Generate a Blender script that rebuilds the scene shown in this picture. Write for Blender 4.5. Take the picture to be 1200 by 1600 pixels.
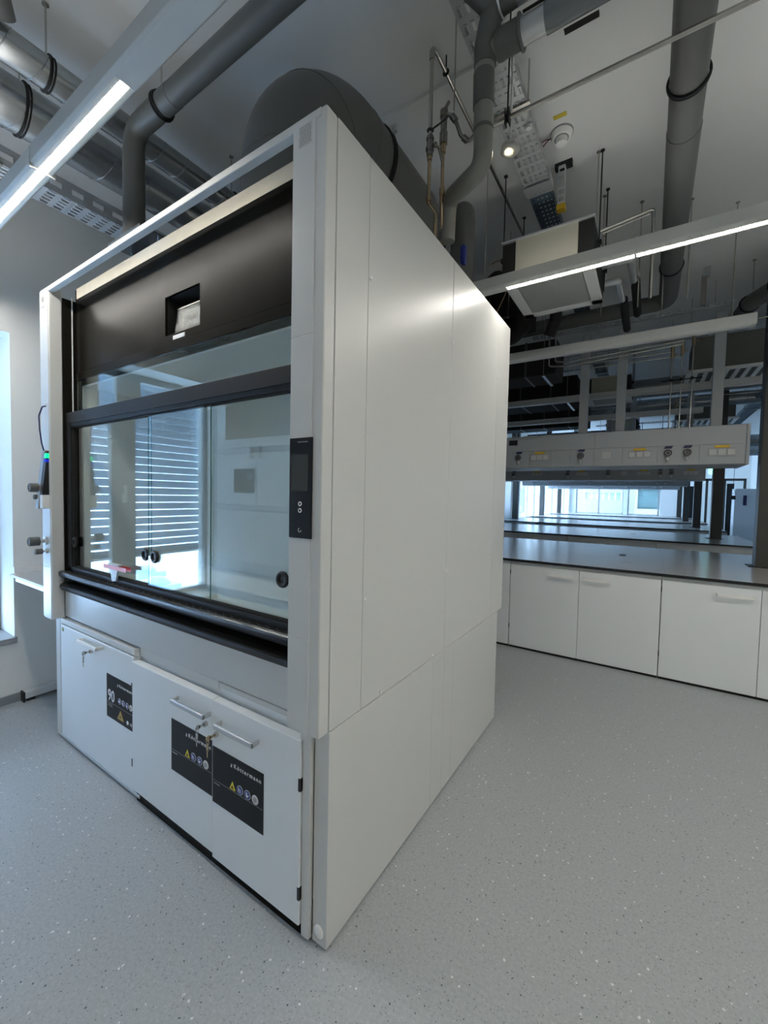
import bpy, math, random
from mathutils import Vector, Matrix
random.seed(7)
PI = math.pi
for o in list(bpy.data.objects):
    bpy.data.objects.remove(o)
SC = bpy.context.scene
COL = SC.collection

# ------------------------------------------------------------------ camera
def set_camera():
    yaw, pit, rol = 0.5742, 0.0412, 0.0206
    F = Vector((-math.sin(yaw)*math.cos(pit), math.cos(yaw)*math.cos(pit), -math.sin(pit)))
    R = Vector((math.cos(yaw), math.sin(yaw), 0)); U = R.cross(F)
    R2 = R*math.cos(rol) + U*math.sin(rol); U2 = -R*math.sin(rol) + U*math.cos(rol)
    cam = bpy.data.cameras.new('camera'); o = bpy.data.objects.new('camera', cam); COL.objects.link(o)
    m = Matrix((R2, U2, -F)).transposed().to_4x4(); m.translation = Vector((0.8512, -0.9562, 1.5384))
    o.matrix_world = m
    cam.sensor_fit = 'HORIZONTAL'; cam.sensor_width = 36; cam.lens = 36*640.4/1200
    cam.clip_start = 0.02; cam.clip_end = 200
    SC.camera = o
set_camera()
SC.view_settings.view_transform = 'Standard'; SC.view_settings.look = 'None'
SC.view_settings.gamma = 1; SC.view_settings.use_curve_mapping = False
SC.view_settings.exposure = 1.15

# ------------------------------------------------------------------ daylight
SKY = 8.0           # brightness of the overcast sky
LED = 40.0          # brightness of the lit linear lamps
w = bpy.data.worlds.new('sky'); SC.world = w; w.use_nodes = True
nt = w.node_tree; bg = nt.nodes['Background']
bg.inputs['Color'].default_value = (0.46, 0.68, 1.0, 1); bg.inputs['Strength'].default_value = SKY
SC.cycles.use_denoising = True
SC.cycles.max_bounces = 10; SC.cycles.diffuse_bounces = 5; SC.cycles.glossy_bounces = 5
SC.cycles.transparent_max_bounces = 24
SC.cycles.sample_clamp_indirect = 6.0

def portal(name, loc, sx, sy, rot):
    l = bpy.data.lights.new(name, 'AREA'); l.shape = 'RECTANGLE'; l.size = sx; l.size_y = sy
    l.cycles.is_portal = True
    o = bpy.data.objects.new(name, l); COL.objects.link(o); o.location = loc; o.rotation_euler = rot
# portals only steer the sampling of the sky through the openings; they give off nothing
portal('daylight_opening', (-3.36, -0.65, 1.53), 2.15, 1.4, (0, -PI/2, 0))
portal('daylight_opening', (-3.3, 14.8, 1.6), 1.8, 3.6, (0, -PI/2, 0))
portal('daylight_opening', (-3.3, 20.5, 1.6), 1.8, 6.4, (0, -PI/2, 0))
portal('daylight_opening', (-0.3, 24.3, 1.6), 4.6, 1.7, (-PI/2, 0, 0))

# ------------------------------------------------------------------ materials
MATS = {}
def mat(name, col, rough=0.5, metal=0.0, vary=0.04, scale=6.0, bump=0.0, bscale=200, emit=None, estr=0, spec=0.5, aniso=None, coat=0):
    if name in MATS: return MATS[name]
    m = bpy.data.materials.new(name); m.use_nodes = True; n = m.node_tree; N = n.nodes; L = n.links
    b = N['Principled BSDF']
    b.inputs['Roughness'].default_value = rough; b.inputs['Metallic'].default_value = metal
    b.inputs['Specular IOR Level'].default_value = spec
    if coat: b.inputs['Coat Weight'].default_value = coat
    tc = N.new('ShaderNodeTexCoord'); nz = N.new('ShaderNodeTexNoise'); nz.inputs['Scale'].default_value = scale
    nz.inputs['Detail'].default_value = 3
    mp = N.new('ShaderNodeMapping')
    if aniso: mp.inputs['Scale'].default_value = aniso
    L.new(tc.outputs['Object'], mp.inputs['Vector']); L.new(mp.outputs['Vector'], nz.inputs['Vector'])
    mx = N.new('ShaderNodeMix'); mx.data_type = 'RGBA'
    mx.inputs['A'].default_value = tuple(c*(1-vary) for c in col)+(1,)
    mx.inputs['B'].default_value = tuple(min(1, c*(1+vary)) for c in col)+(1,)
    L.new(nz.outputs['Fac'], mx.inputs['Factor']); L.new(mx.outputs['Result'], b.inputs['Base Color'])
    if bump:
        n2 = N.new('ShaderNodeTexNoise'); n2.inputs['Scale'].default_value = bscale
        L.new(tc.outputs['Object'], n2.inputs['Vector'])
        bp = N.new('ShaderNodeBump'); bp.inputs['Strength'].default_value = bump; bp.inputs['Distance'].default_value = 0.002
        L.new(n2.outputs['Fac'], bp.inputs['Height']); L.new(bp.outputs['Normal'], b.inputs['Normal'])
    if emit:
        b.inputs['Emission Color'].default_value = tuple(emit)+(1,); b.inputs['Emission Strength'].default_value = estr
    MATS[name] = m
    return m

def glass_mat(name, tint, f0=0.04, rough=0.0):
    m = bpy.data.materials.new(name); m.use_nodes = True; n = m.node_tree; N = n.nodes; L = n.links
    N.remove(N['Principled BSDF'])
    tr = N.new('ShaderNodeBsdfTransparent'); tr.inputs['Color'].default_value = tuple(tint)+(1,)
    gl = N.new('ShaderNodeBsdfGlossy'); gl.inputs['Roughness'].default_value = rough
    gl.inputs['Color'].default_value = (0.95, 1.0, 0.98, 1)
    # Schlick reflectance of a thin pane face, the same from both sides
    ge = N.new('ShaderNodeNewGeometry'); dt = N.new('ShaderNodeVectorMath'); dt.operation = 'DOT_PRODUCT'
    L.new(ge.outputs['Normal'], dt.inputs[0]); L.new(ge.outputs['Incoming'], dt.inputs[1])
    ab = N.new('ShaderNodeMath'); ab.operation = 'ABSOLUTE'; L.new(dt.outputs['Value'], ab.inputs[0])
    su = N.new('ShaderNodeMath'); su.operation = 'SUBTRACT'; su.inputs[0].default_value = 1; L.new(ab.outputs[0], su.inputs[1])
    pw = N.new('ShaderNodeMath'); pw.operation = 'POWER'; pw.inputs[1].default_value = 5; L.new(su.outputs[0], pw.inputs[0])
    fr = N.new('ShaderNodeMath'); fr.operation = 'MULTIPLY_ADD'; fr.inputs[1].default_value = 1-f0; fr.inputs[2].default_value = f0
    L.new(pw.outputs[0], fr.inputs[0])
    mix = N.new('ShaderNodeMixShader')
    L.new(fr.outputs[0], mix.inputs[0]); L.new(tr.outputs[0], mix.inputs[1]); L.new(gl.outputs[0], mix.inputs[2])
    L.new(mix.outputs[0], N['Material Output'].inputs['Surface'])
    MATS[name] = m
    return m

M_white = mat('white_powder_coat', (0.64, 0.65, 0.635), 0.34, bump=0.05, bscale=500, vary=0.012)
M_door = mat('white_laminate', (0.80, 0.84, 0.86), 0.45, bump=0.03, bscale=400, vary=0.012)
M_liner = mat('grey_liner', (0.80, 0.82, 0.82), 0.5, vary=0.03)
M_stone = mat('ceramic_worktop', (0.82, 0.82, 0.76), 0.3, vary=0.04)
M_black = mat('black_coated_metal', (0.012, 0.011, 0.009), 0.27, vary=0.15, bump=0.05, bscale=300, spec=0.05)
M_blackplastic = mat('black_plastic', (0.012, 0.012, 0.013), 0.35, vary=0.1)
M_rubber = mat('black_rubber', (0.008, 0.008, 0.008), 0.8, vary=0.2)
M_anod = mat('dark_anodised', (0.022, 0.023, 0.026), 0.48, vary=0.1, spec=0.25)
M_silver = mat('aluminium', (0.62, 0.64, 0.65), 0.35, metal=0.7, vary=0.05)
M_galv = mat('galvanised_steel', (0.36, 0.38, 0.39), 0.27, metal=0.85, vary=0.25, scale=9)
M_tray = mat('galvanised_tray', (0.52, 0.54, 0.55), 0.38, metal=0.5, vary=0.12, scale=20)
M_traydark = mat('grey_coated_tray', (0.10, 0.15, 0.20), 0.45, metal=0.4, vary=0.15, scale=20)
M_steel = mat('stainless_steel', (0.55, 0.53, 0.49), 0.25, metal=1.0, vary=0.08)
M_chrome = mat('dull_chrome', (0.30, 0.29, 0.27), 0.22, metal=1.0, vary=0.3, scale=60)
M_brass = mat('tarnished_copper', (0.50, 0.38, 0.24), 0.22, metal=0.9, vary=0.3, scale=30)
M_pp = mat('grey_plastic_pipe', (0.115, 0.12, 0.115), 0.5, vary=0.07, scale=5)
M_ceil = mat('painted_concrete_ceiling', (0.76, 0.77, 0.76), 0.85, vary=0.05, scale=1.5, bump=0.15, bscale=90)
M_wall = mat('painted_wall', (0.80, 0.81, 0.79), 0.8, vary=0.025, scale=2, bump=0.15, bscale=120)
M_base = mat('grey_baseboard', (0.25, 0.28, 0.30), 0.6)
M_stonesill = mat('stone_sill', (0.30, 0.31, 0.32), 0.4, vary=0.3, scale=60)
M_frame = mat('window_frame_grey', (0.34, 0.35, 0.35), 0.4, vary=0.03)
M_blind = mat('blind_slats', (0.36, 0.42, 0.48), 0.45, vary=0.04)
M_lampbody = mat('lamp_housing', (0.66, 0.67, 0.65), 0.4, vary=0.01)
M_led = mat('led_strip', (0.9, 0.9, 0.88), 0.4, emit=(1.0, 0.95, 0.87), estr=LED, vary=0)
M_addedup = mat('added_uplight', (0.9, 0.9, 0.88), 0.4, emit=(1.0, 0.97, 0.92), estr=2.6, vary=0)  # added glow for the lamp tops, there only to brighten the ceiling
M_leddim = mat('led_reflector', (0.85, 0.83, 0.76), 0.35, vary=0.0)
M_ledoff = mat('unlit_diffuser', (0.72, 0.73, 0.72), 0.35, vary=0.01)
M_wtop = mat('grey_benchtop', (0.50, 0.49, 0.47), 0.22, vary=0.02, bump=0.02, bscale=500)
M_edge = mat('black_core_edge', (0.01, 0.01, 0.012), 0.4)
M_post = mat('dark_service_column', (0.055, 0.056, 0.052), 0.5, vary=0.1)
M_wing = mat('wing_white', (0.40, 0.43, 0.45), 0.45, vary=0.01)
M_beige = mat('beige_fan_coil', (0.40, 0.39, 0.32), 0.6, vary=0.04)
M_screen = mat('screen', (0.035, 0.042, 0.045), 0.12, vary=0.02)
M_green = mat('green_led', (0.0, 0.5, 0.15), 0.4, emit=(0.0, 1.0, 0.25), estr=0.8, vary=0)
M_blueled = mat('blue_led', (0.0, 0.0, 0.4), 0.4, emit=(0.02, 0.06, 1.0), estr=0.15, vary=0)
M_redcap = mat('dark_red', (0.10, 0.005, 0.01), 0.4)
M_red = mat('red_tape', (0.75, 0.06, 0.05), 0.4)
M_yellow = mat('yellow_plastic', (0.72, 0.46, 0.02), 0.5)
M_yellowtape = mat('yellow_label', (0.62, 0.50, 0.05), 0.6)
M_blue = mat('blue_handle', (0.01, 0.02, 0.22), 0.4)
M_navy = mat('navy_label', (0.02, 0.02, 0.09), 0.5)
M_label = mat('black_sign', (0.009, 0.010, 0.012), 0.35, vary=0.05, spec=0.22)
M_ink = mat('white_print', (0.85, 0.85, 0.85), 0.5, vary=0)
M_inkgrey = mat('grey_print', (0.28, 0.29, 0.30), 0.5, vary=0)
M_signyellow = mat('sign_yellow', (0.85, 0.72, 0.05), 0.5, vary=0)
M_signorange = mat('sign_amber', (0.50, 0.33, 0.10), 0.5, vary=0)
M_signblue = mat('sign_blue', (0.03, 0.07, 0.28), 0.5, vary=0)
M_wallwhite = mat('white_plastic', (0.88, 0.88, 0.86), 0.45, vary=0.01)
M_roof = mat('pale_roof', (0.85, 0.88, 0.90), 0.8, vary=0.06)
M_facade = mat('pale_facade', (0.13, 0.125, 0.12), 0.7, vary=0.03)
M_exit = mat('exit_sign', (0.2, 0.7, 0.5), 0.5, emit=(0.25, 1.0, 0.7), estr=1.2, vary=0)
M_gedge = mat('green_glass_edge', (0.03, 0.16, 0.12), 0.15, vary=0.1)
M_bag = mat('clear_plastic', (0.55, 0.58, 0.60), 0.2, vary=0.3, scale=60)
M_sash = glass_mat('sash_glass', (0.95, 0.98, 0.97), 0.085)
M_win = glass_mat('window_glass', (0.97, 0.98, 0.98), 0.03)
M_cover = glass_mat('clear_cover', (0.60, 0.63, 0.62), 0.02, 0.3)

def floor_mat():
    m = bpy.data.materials.new('speckled_vinyl'); m.use_nodes = True; n = m.node_tree; N = n.nodes; L = n.links
    b = N['Principled BSDF']; b.inputs['Roughness'].default_value = 0.42
    tc = N.new('ShaderNodeTexCoord')
    nz = N.new('ShaderNodeTexNoise'); nz.inputs['Scale'].default_value = 90; nz.inputs['Detail'].default_value = 6
    L.new(tc.outputs['Object'], nz.inputs['Vector'])
    r0 = N.new('ShaderNodeValToRGB'); e = r0.color_ramp.elements
    e[0].position = 0.35; e[0].color = (0.36, 0.388, 0.402, 1); e[1].position = 0.65; e[1].color = (0.42, 0.448, 0.464, 1)
    L.new(nz.outputs['Fac'], r0.inputs['Fac'])
    prev = r0.outputs['Color']
    for sc, thr, sel, c in ((42, 0.17, 0.80, (0.72, 0.74, 0.74, 1)), (55, 0.15, 0.72, (0.10, 0.11, 0.12, 1)), (120, 0.22, 0.66, (0.20, 0.21, 0.22, 1)), (90, 0.2, 0.72, (0.5, 0.52, 0.52, 1))):
        v = N.new('ShaderNodeTexVoronoi'); v.inputs['Scale'].default_value = sc
        mp = N.new('ShaderNodeMapping'); mp.inputs['Location'].default_value = (sc*0.37, sc*0.11, 0)
        wn = N.new('ShaderNodeTexNoise'); wn.inputs['Scale'].default_value = sc*1.3
        L.new(tc.outputs['Object'], mp.inputs['Vector'])
        add = N.new('ShaderNodeVectorMath'); add.operation = 'ADD'
        scl = N.new('ShaderNodeVectorMath'); scl.operation = 'SCALE'; scl.inputs['Scale'].default_value = 0.5/sc
        L.new(tc.outputs['Object'], wn.inputs['Vector']); L.new(wn.outputs['Color'], scl.inputs[0])
        L.new(mp.outputs['Vector'], add.inputs[0]); L.new(scl.outputs[0], add.inputs[1]); L.new(add.outputs[0], v.inputs['Vector'])
        lt = N.new('ShaderNodeMath'); lt.operation = 'LESS_THAN'; lt.inputs[1].default_value = thr
        L.new(v.outputs['Distance'], lt.inputs[0])
        sp = N.new('ShaderNodeSeparateColor'); L.new(v.outputs['Color'], sp.inputs[0])
        gt = N.new('ShaderNodeMath'); gt.operation = 'GREATER_THAN'; gt.inputs[1].default_value = sel
        L.new(sp.outputs[0], gt.inputs[0])
        mu = N.new('ShaderNodeMath'); mu.operation = 'MULTIPLY'; L.new(lt.outputs[0], mu.inputs[0]); L.new(gt.outputs[0], mu.inputs[1])
        mx = N.new('ShaderNodeMix'); mx.data_type = 'RGBA'; mx.inputs['B'].default_value = c
        L.new(mu.outputs[0], mx.inputs['Factor']); L.new(prev, mx.inputs['A']); prev = mx.outputs['Result']
    L.new(prev, b.inputs['Base Color'])
    n2 = N.new('ShaderNodeTexNoise'); n2.inputs['Scale'].default_value = 260; L.new(tc.outputs['Object'], n2.inputs['Vector'])
    bp = N.new('ShaderNodeBump'); bp.inputs['Strength'].default_value = 0.12; bp.inputs['Distance'].default_value = 0.002
    L.new(n2.outputs['Fac'], bp.inputs['Height']); L.new(bp.outputs['Normal'], b.inputs['Normal'])
    return m
M_floor = floor_mat()

# ------------------------------------------------------------------ mesh builder
class MB:
    def __init__(s): s.v = []; s.f = []; s.sm = []; s.mi = []; s.cur = 0
    def add(s, vs, fs, smooth=False):
        k = len(s.v); s.v += [Vector(v) for v in vs]
        for f in fs: s.f.append([k+i for i in f]); s.sm.append(smooth); s.mi.append(s.cur)
        return s
    def box(s, x0, x1, y0, y1, z0, z1):
        x0, x1 = min(x0, x1), max(x0, x1); y0, y1 = min(y0, y1), max(y0, y1); z0, z1 = min(z0, z1), max(z0, z1)
        vs = [(x, y, z) for z in (z0, z1) for y in (y0, y1) for x in (x0, x1)]
        return s.add(vs, [(0, 2, 3, 1), (4, 5, 7, 6), (0, 1, 5, 4), (2, 6, 7, 3), (0, 4, 6, 2), (1, 3, 7, 5)])
    def prism(s, poly, axis, a, b):
        # poly: 2-D outline in the two remaining axes (in x,y,z order)
        def P(p, t):
            if axis == 'x': return (t, p[0], p[1])
            if axis == 'y': return (p[0], t, p[1])
            return (p[0], p[1], t)
        n = len(poly); vs = [P(p, a) for p in poly] + [P(p, b) for p in poly]
        fs = [(i, (i+1) % n, n+(i+1) % n, n+i) for i in range(n)] + [tuple(range(n))[::-1], tuple(range(n, 2*n))]
        return s.add(vs, fs)
    def tube(s, pts, r, n=14, caps=True, closed=False, r2=None):
        pts = [Vector(p) for p in pts]; m = len(pts); rings = []
        T = []
        for i in range(m):
            if closed: t = pts[(i+1) % m]-pts[i-1]
            else: t = pts[min(i+1, m-1)]-pts[max(i-1, 0)]
            T.append(t.normalized())
        up = Vector((0, 0, 1)) if abs(T[0].z) < 0.9 else Vector((1, 0, 0))
        nrm = T[0].cross(up).normalized()
        vs = []
        for i in range(m):
            nrm = (nrm - T[i]*nrm.dot(T[i])).normalized(); bi = T[i].cross(nrm)
            rr = r if r2 is None else r+(r2-r)*i/(m-1)
            for k in range(n):
                a = 2*PI*k/n; vs.append(pts[i]+(nrm*math.cos(a)+bi*math.sin(a))*rr)
        fs = []
        for i in range(m if closed else m-1):
            j = (i+1) % m
            for k in range(n):
                k2 = (k+1) % n; fs.append((i*n+k, i*n+k2, j*n+k2, j*n+k))
        s.add(vs, fs, True)
        if caps and not closed:
            s.add(vs[:n], [tuple(range(n))[::-1]]); s.add(vs[-n:], [tuple(range(n))])
        return s
    def cyl(s, p, q, r, n=20, r2=None): return s.tube([p, q], r, n, True, False, r2)
    def ring(s, c, axis, R, r, n=28, m=6, a0=0, a1=2*PI):
        c = Vector(c); ax = Vector(axis).normalized(); u = ax.orthogonal().normalized(); v = ax.cross(u)
        full = abs(a1-a0-2*PI) < 1e-6
        k = n if full else n+1
        return s.tube([c+(u*math.cos(a0+(a1-a0)*i/n)+v*math.sin(a0+(a1-a0)*i/n))*R for i in range(k)], r, m, True, full)
    def ball(s, c, r, n=12, m=8, sc=(1, 1, 1)):
        vs = []; fs = []
        for j in range(m+1):
            t = PI*j/m
            for i in range(n):
                a = 2*PI*i/n; vs.append((c[0]+sc[0]*r*math.sin(t)*math.cos(a), c[1]+sc[1]*r*math.sin(t)*math.sin(a), c[2]+sc[2]*r*math.cos(t)))
        for j in range(m):
            for i in range(n):
                fs.append((j*n+i, (j+1)*n+i, (j+1)*n+(i+1) % n, j*n+(i+1) % n))
        return s.add(vs, fs, True)

def bend(pts, R, seg=7):
    """round the corners of a poly-line"""
    pts = [Vector(p) for p in pts]; out = [pts[0]]
    for i in range(1, len(pts)-1):
        a, b, c = pts[i-1], pts[i], pts[i+1]; d1 = (a-b).normalized(); d2 = (c-b).normalized()
        ang = d1.angle(d2)
        if ang > PI-0.02: out.append(b); continue
        k = min(R/math.tan(ang/2), (a-b).length*0.49, (c-b).length*0.49)
        p, q = b+d1*k, b+d2*k
        for j in range(seg+1):
            t = j/seg; out.append(p*(1-t)**2+b*2*t*(1-t)+q*t*t)
    out.append(pts[-1]); return out

def wpos(o):
    p = Vector(o.location)
    while o.parent: o = o.parent; p = p+o.location
    return p

def build(name, mb, ms, parent=None, bevel=0, label=None, origin=None):
    me = bpy.data.meshes.new(name)
    if parent is None:
        if origin is None:
            xs = [v.x for v in mb.v]; ys = [v.y for v in mb.v]; zs = [v.z for v in mb.v]
            origin = Vector(((min(xs)+max(xs))/2, (min(ys)+max(ys))/2, min(zs)))
        off = Vector(origin); loc = off
    else:
        off = wpos(parent); loc = Vector((0, 0, 0))
    me.from_pydata([v-off for v in mb.v], [], mb.f)
    ms = ms if isinstance(ms, (list, tuple)) else [ms]
    for m in ms: me.materials.append(m)
    for p, sflag, mi in zip(me.polygons, mb.sm, mb.mi): p.use_smooth = sflag; p.material_index = mi
    me.update()
    o = bpy.data.objects.new(name, me); COL.objects.link(o); o.location = loc
    if parent: o.parent = parent
    if label: o['label'] = label
    if bevel:
        b = o.modifiers.new('bevel', 'BEVEL'); b.width = bevel; b.segments = 2; b.limit_method = 'ANGLE'; b.angle_limit = 0.6
        b.harden_normals = False
    return o

def tag(o, label, cat, group=None):
    o['label'] = label; o['category'] = cat
    if group: o['group'] = group
    return o
def thing(name, label, cat, loc, group=None):
    o = bpy.data.objects.new(name, None); COL.objects.link(o); o.location = loc; o.empty_display_size = 0.1
    return tag(o, label, cat, group)
def struct(name, mb, ms, bevel=0):
    o = build(name, mb, ms, None, bevel); o['kind'] = 'structure'; return o
def copy_tree(o, off=(0, 0, 0), label=None, parent=None):
    c = o.copy(); COL.objects.link(c)
    if parent: c.parent = parent
    else: c.location = Vector(o.location)+Vector(off)
    if label: c['label'] = label
    for ch in list(o.children): copy_tree(ch, parent=c)
    return c
def text(name, body, size, m, parent, loc, rot=(PI/2, 0, 0), bold=0.0, label=None, sx=1.0, space=1.0):
    cu = bpy.data.curves.new(name, 'FONT'); cu.body = body; cu.size = size; cu.extrude = 0.0003; cu.offset = bold
    cu.space_character = space; cu.resolution_u = 3
    t = bpy.data.objects.new(name, cu); COL.objects.link(t)
    dg = bpy.context.evaluated_depsgraph_get(); dg.update()
    me = bpy.data.meshes.new_from_object(t.evaluated_get(dg)); bpy.data.objects.remove(t)
    R = Matrix.Rotation(rot[2], 4, 'Z') @ Matrix.Rotation(rot[0], 4, 'X')
    me.transform(Matrix.Diagonal((sx, 1, 1, 1))); me.transform(R)
    off = Vector(loc)-wpos(parent); me.transform(Matrix.Translation(off))
    me.materials.clear(); me.materials.append(m)
    o = bpy.data.objects.new(name, me); COL.objects.link(o); o.parent = parent
    if label: o['label'] = label
    return o

# ------------------------------------------------------------------ room
XL, XR, YN, YF, ZC = -2.92, 4.7, -6.0, 24.0, 3.7
struct('floor', MB().box(XL-0.5, XR+0.3, YN-0.3, YF+0.4, -0.2, 0), M_floor)
struct('ceiling', MB().box(XL-0.5, XR+0.3, YN-0.3, YF+0.4, ZC, ZC+0.2), M_ceil)
# wall with the windows: openings (y0, y1, z0, z1)
OPEN = [(-1.56, 0.045, 0.46, 2.61), (9.2, 12.4, 0.75, 2.5), (13.2, 16.6, 0.75, 2.5), (17.4, 20.3, 0.75, 2.5), (21.0, 23.6, 0.75, 2.5)]
mb = MB(); y = YN-0.3
for (a, b, z0, z1) in OPEN:
    mb.box(XL-0.45, XL, y, a, 0, ZC); mb.box(XL-0.45, XL, a, b, 0, z0); mb.box(XL-0.45, XL, a, b, z1, ZC); y = b
mb.box(XL-0.45, XL, y, YF+0.4, 0, ZC)
struct('wall_left', mb, M_wall)
struct('wall_right', MB().box(XR, XR+0.3, YN-0.3, YF+0.4, 0, ZC), M_wall)
struct('wall_back', MB().box(XL, XR, YN-0.3, YN, 0, ZC), M_wall)
mb = MB(); mb.box(XL, XR, YF, YF+0.35, 0, 0.75); mb.box(XL, XR, YF, YF+0.35, 2.45, ZC)
mb.box(XL, -2.6, YF, YF+0.35, 0.75, 2.45); mb.box(2.0, XR, YF, YF+0.35, 0.75, 2.45); mb.box(-0.32, -0.12, YF, YF+0.35, 0.75, 2.45)
struct('wall_front', mb, M_wall)
struct('baseboard_left', MB().box(XL, XL+0.012, 0.05, YF, 0, 0.06).box(XL, XL+0.012, YN, 0.05, 0, 0.06), M_base)
struct('trim_1', MB().box(XL, 1.6, 1.06, 1.11, ZC-0.02, ZC), M_ceil)
struct('trim_2', MB().box(XL, XR, 3.15, 3.45, ZC-0.12, ZC), M_ceil)
struct('trim_3', MB().box(-2.3, -2.15, 0.2, YF, ZC-0.12, ZC), M_ceil)
# window beside the fume hood
f = MB(); X0 = XL-0.36
for (a, b, c, d) in ((-1.56, 0.045, 0.46, 0.52), (-1.56, 0.045, 2.55, 2.61), (-1.56, -1.54, 0.5, 2.6), (-0.015, 0.045, 0.5, 2.6), (-0.804, -0.596, 0.5, 2.6)):
    f.box(X0, X0+0.07, a, b, c, d)
wn = struct('window_1', f, M_frame, 0.004)
build('window_pane', MB().box(X0+0.03, X0+0.036, -1.54, -0.015, 0.52, 2.55), M_win, wn)
h = MB().box(X0+0.07, X0+0.10, -0.71, -0.68, 1.42, 1.50).box(X0+0.10, X0+0.115, -0.71, -0.685, 1.42, 1.58)
build('window_handle', h, M_wallwhite, wn, 0.004)
build('window_sill', MB().box(X0+0.07, XL, -1.559, 0.044, 0.461, 0.475).box(XL, XL+0.03, -1.57, 0.055, 0.435, 0.475), M_stonesill, wn, 0.004)
for i, (a, b, z0, z1) in enumerate(OPEN[1:]):
    f = MB(); n = 3
    f.box(XL-0.3, XL-0.23, a, b, z0, z0+0.06).box(XL-0.3, XL-0.23, a, b, z1-0.06, z1)
    for k in range(n+1):
        yy = a+(b-a)*k/n; f.box(XL-0.3, XL-0.23, max(a, yy-0.05), min(b, yy+0.05), z0, z1)
    wo = struct('window_%d' % (i+2), f, M_frame)
    build('window_pane', MB().box(XL-0.27, XL-0.265, a, b, z0, z1), M_win, wo)
f = MB().box(-2.6, 2.0, YF+0.1, YF+0.17, 0.75, 0.82).box(-2.6, 2.0, YF+0.1, YF+0.17, 2.38, 2.45)
for xx in (-2.6, -1.5, -0.36, -0.12, 1.20, 1.93): f.box(xx, xx+0.07, YF+0.1, YF+0.17, 0.8, 2.4)
wo = struct('window_6', f, M_frame)
build('window_pane', MB().box(-2.6, 2.0, YF+0.13, YF+0.136, 0.75, 2.45), M_win, wo)

# external blinds
def blinds(y0, y1, ztop, zbot, label, x=XL-0.5, pitch=0.075, ang=0.98):
    t = thing('window_blind', label, 'blind', (x, (y0+y1)/2, zbot))
    b = MB(); z = ztop
    hw = 0.04
    while z > zbot:
        dx, dz = hw*math.cos(ang), hw*math.sin(ang)
        # a slightly curved slat, tilted with its outer edge down
        P = [(x-dx, z-dz), (x-dx*0.4, z-dz*0.25+0.004), (x+dx*0.4, z+dz*0.55+0.003), (x+dx, z+dz)]
        poly = P+[(p[0]+0.0008, p[1]-0.0022) for p in P[::-1]]
        b.prism(poly, 'y', y0, y1); z -= pitch
    build('slats', b, M_blind, t)
    build('bottom_rail', MB().box(x-0.035, x+0.035, y0, y1, z+0.02, z+0.04), M_silver, t)
    for yy in (y0+0.15, (y0+y1)/2, y1-0.15): build('cord', MB().cyl((x+0.045, yy, ztop+0.05), (x+0.045, yy, z+0.03), 0.002, 6), M_wallwhite, t)
blinds(-1.64, -0.70, 2.58, 0.90, 'lowered grey outdoor venetian blind behind the window beside the fume hood, section nearer the camera')
blinds(-0.685, 0.03, 2.58, 0.90, 'lowered grey outdoor venetian blind behind the window beside the fume hood, section nearer the hood')
blinds(9.2, 12.4, 2.48, 0.80, 'closed outdoor blind at the far left windows beyond the rear edge of the fume hood', x=XL-0.42)

# outside
struct('trim_4', MB().box(-14, XL-0.55, -12, 3, 0.18, 0.22), M_roof)
for i, (x, y) in enumerate(((-4.3, -1.05), (-4.6, -1.75), (-5.6, -2.1), (-5.2, -3.2))):
    d = MB().box(x-0.22, x+0.22, y-0.22, y+0.22, 0.22, 0.30).ball((x, y, 0.30), 0.17, 16, 8, (1, 1, 0.6))
    tag(build('roof_dome', d, mat('blue_dome', (0.45, 0.62, 0.78), 0.2)), 'pale blue plastic dome light standing on the bright flat roof outside the window', 'roof dome', 'dome lights on the roof outside')
t = thing('office_building', 'pale building with a strip of windows outside the far end glazing', 'building', (0, 34, -3))
b = MB(); b.box(-12, 10, 34, 36, -3, 1.55); b.box(-12, 10, 34, 36, 2.05, 9); b.box(-12, -3.3, 34, 36, 1.55, 2.05); b.box(-0.9, 10, 34, 36, 1.55, 2.05)
build('wall', b, M_facade, t)
for k in range(6): build('window', MB().box(-3.3+k*0.4, -2.94+k*0.4, 34.2, 34.25, 1.55, 2.05), mat('far_glass', (0.16, 0.30, 0.33), 0.15), t)
t = thing('annex_building', 'low building with one wide dark window outside the far end glazing', 'building', (1.4, 30, -3))
build('wall', MB().box(0.05, 4, 30, 31, -3, 1.0).box(0.05, 0.2, 30, 31, 1.0, 3.5).box(1.55, 4, 30, 31, 1.0, 3.5).box(0.2, 1.55, 30, 31, 2.25, 3.5), M_facade, t)
build('window', MB().box(0.2, 1.55, 30.3, 30.4, 1.0, 2.25), mat('greenish_glass', (0.02, 0.05, 0.05), 0.4, vary=0.5, scale=2), t)
struct('trim_5', MB().box(-16, 14, YF+0.5, 40, -3.2, -3.0), M_roof)

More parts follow.
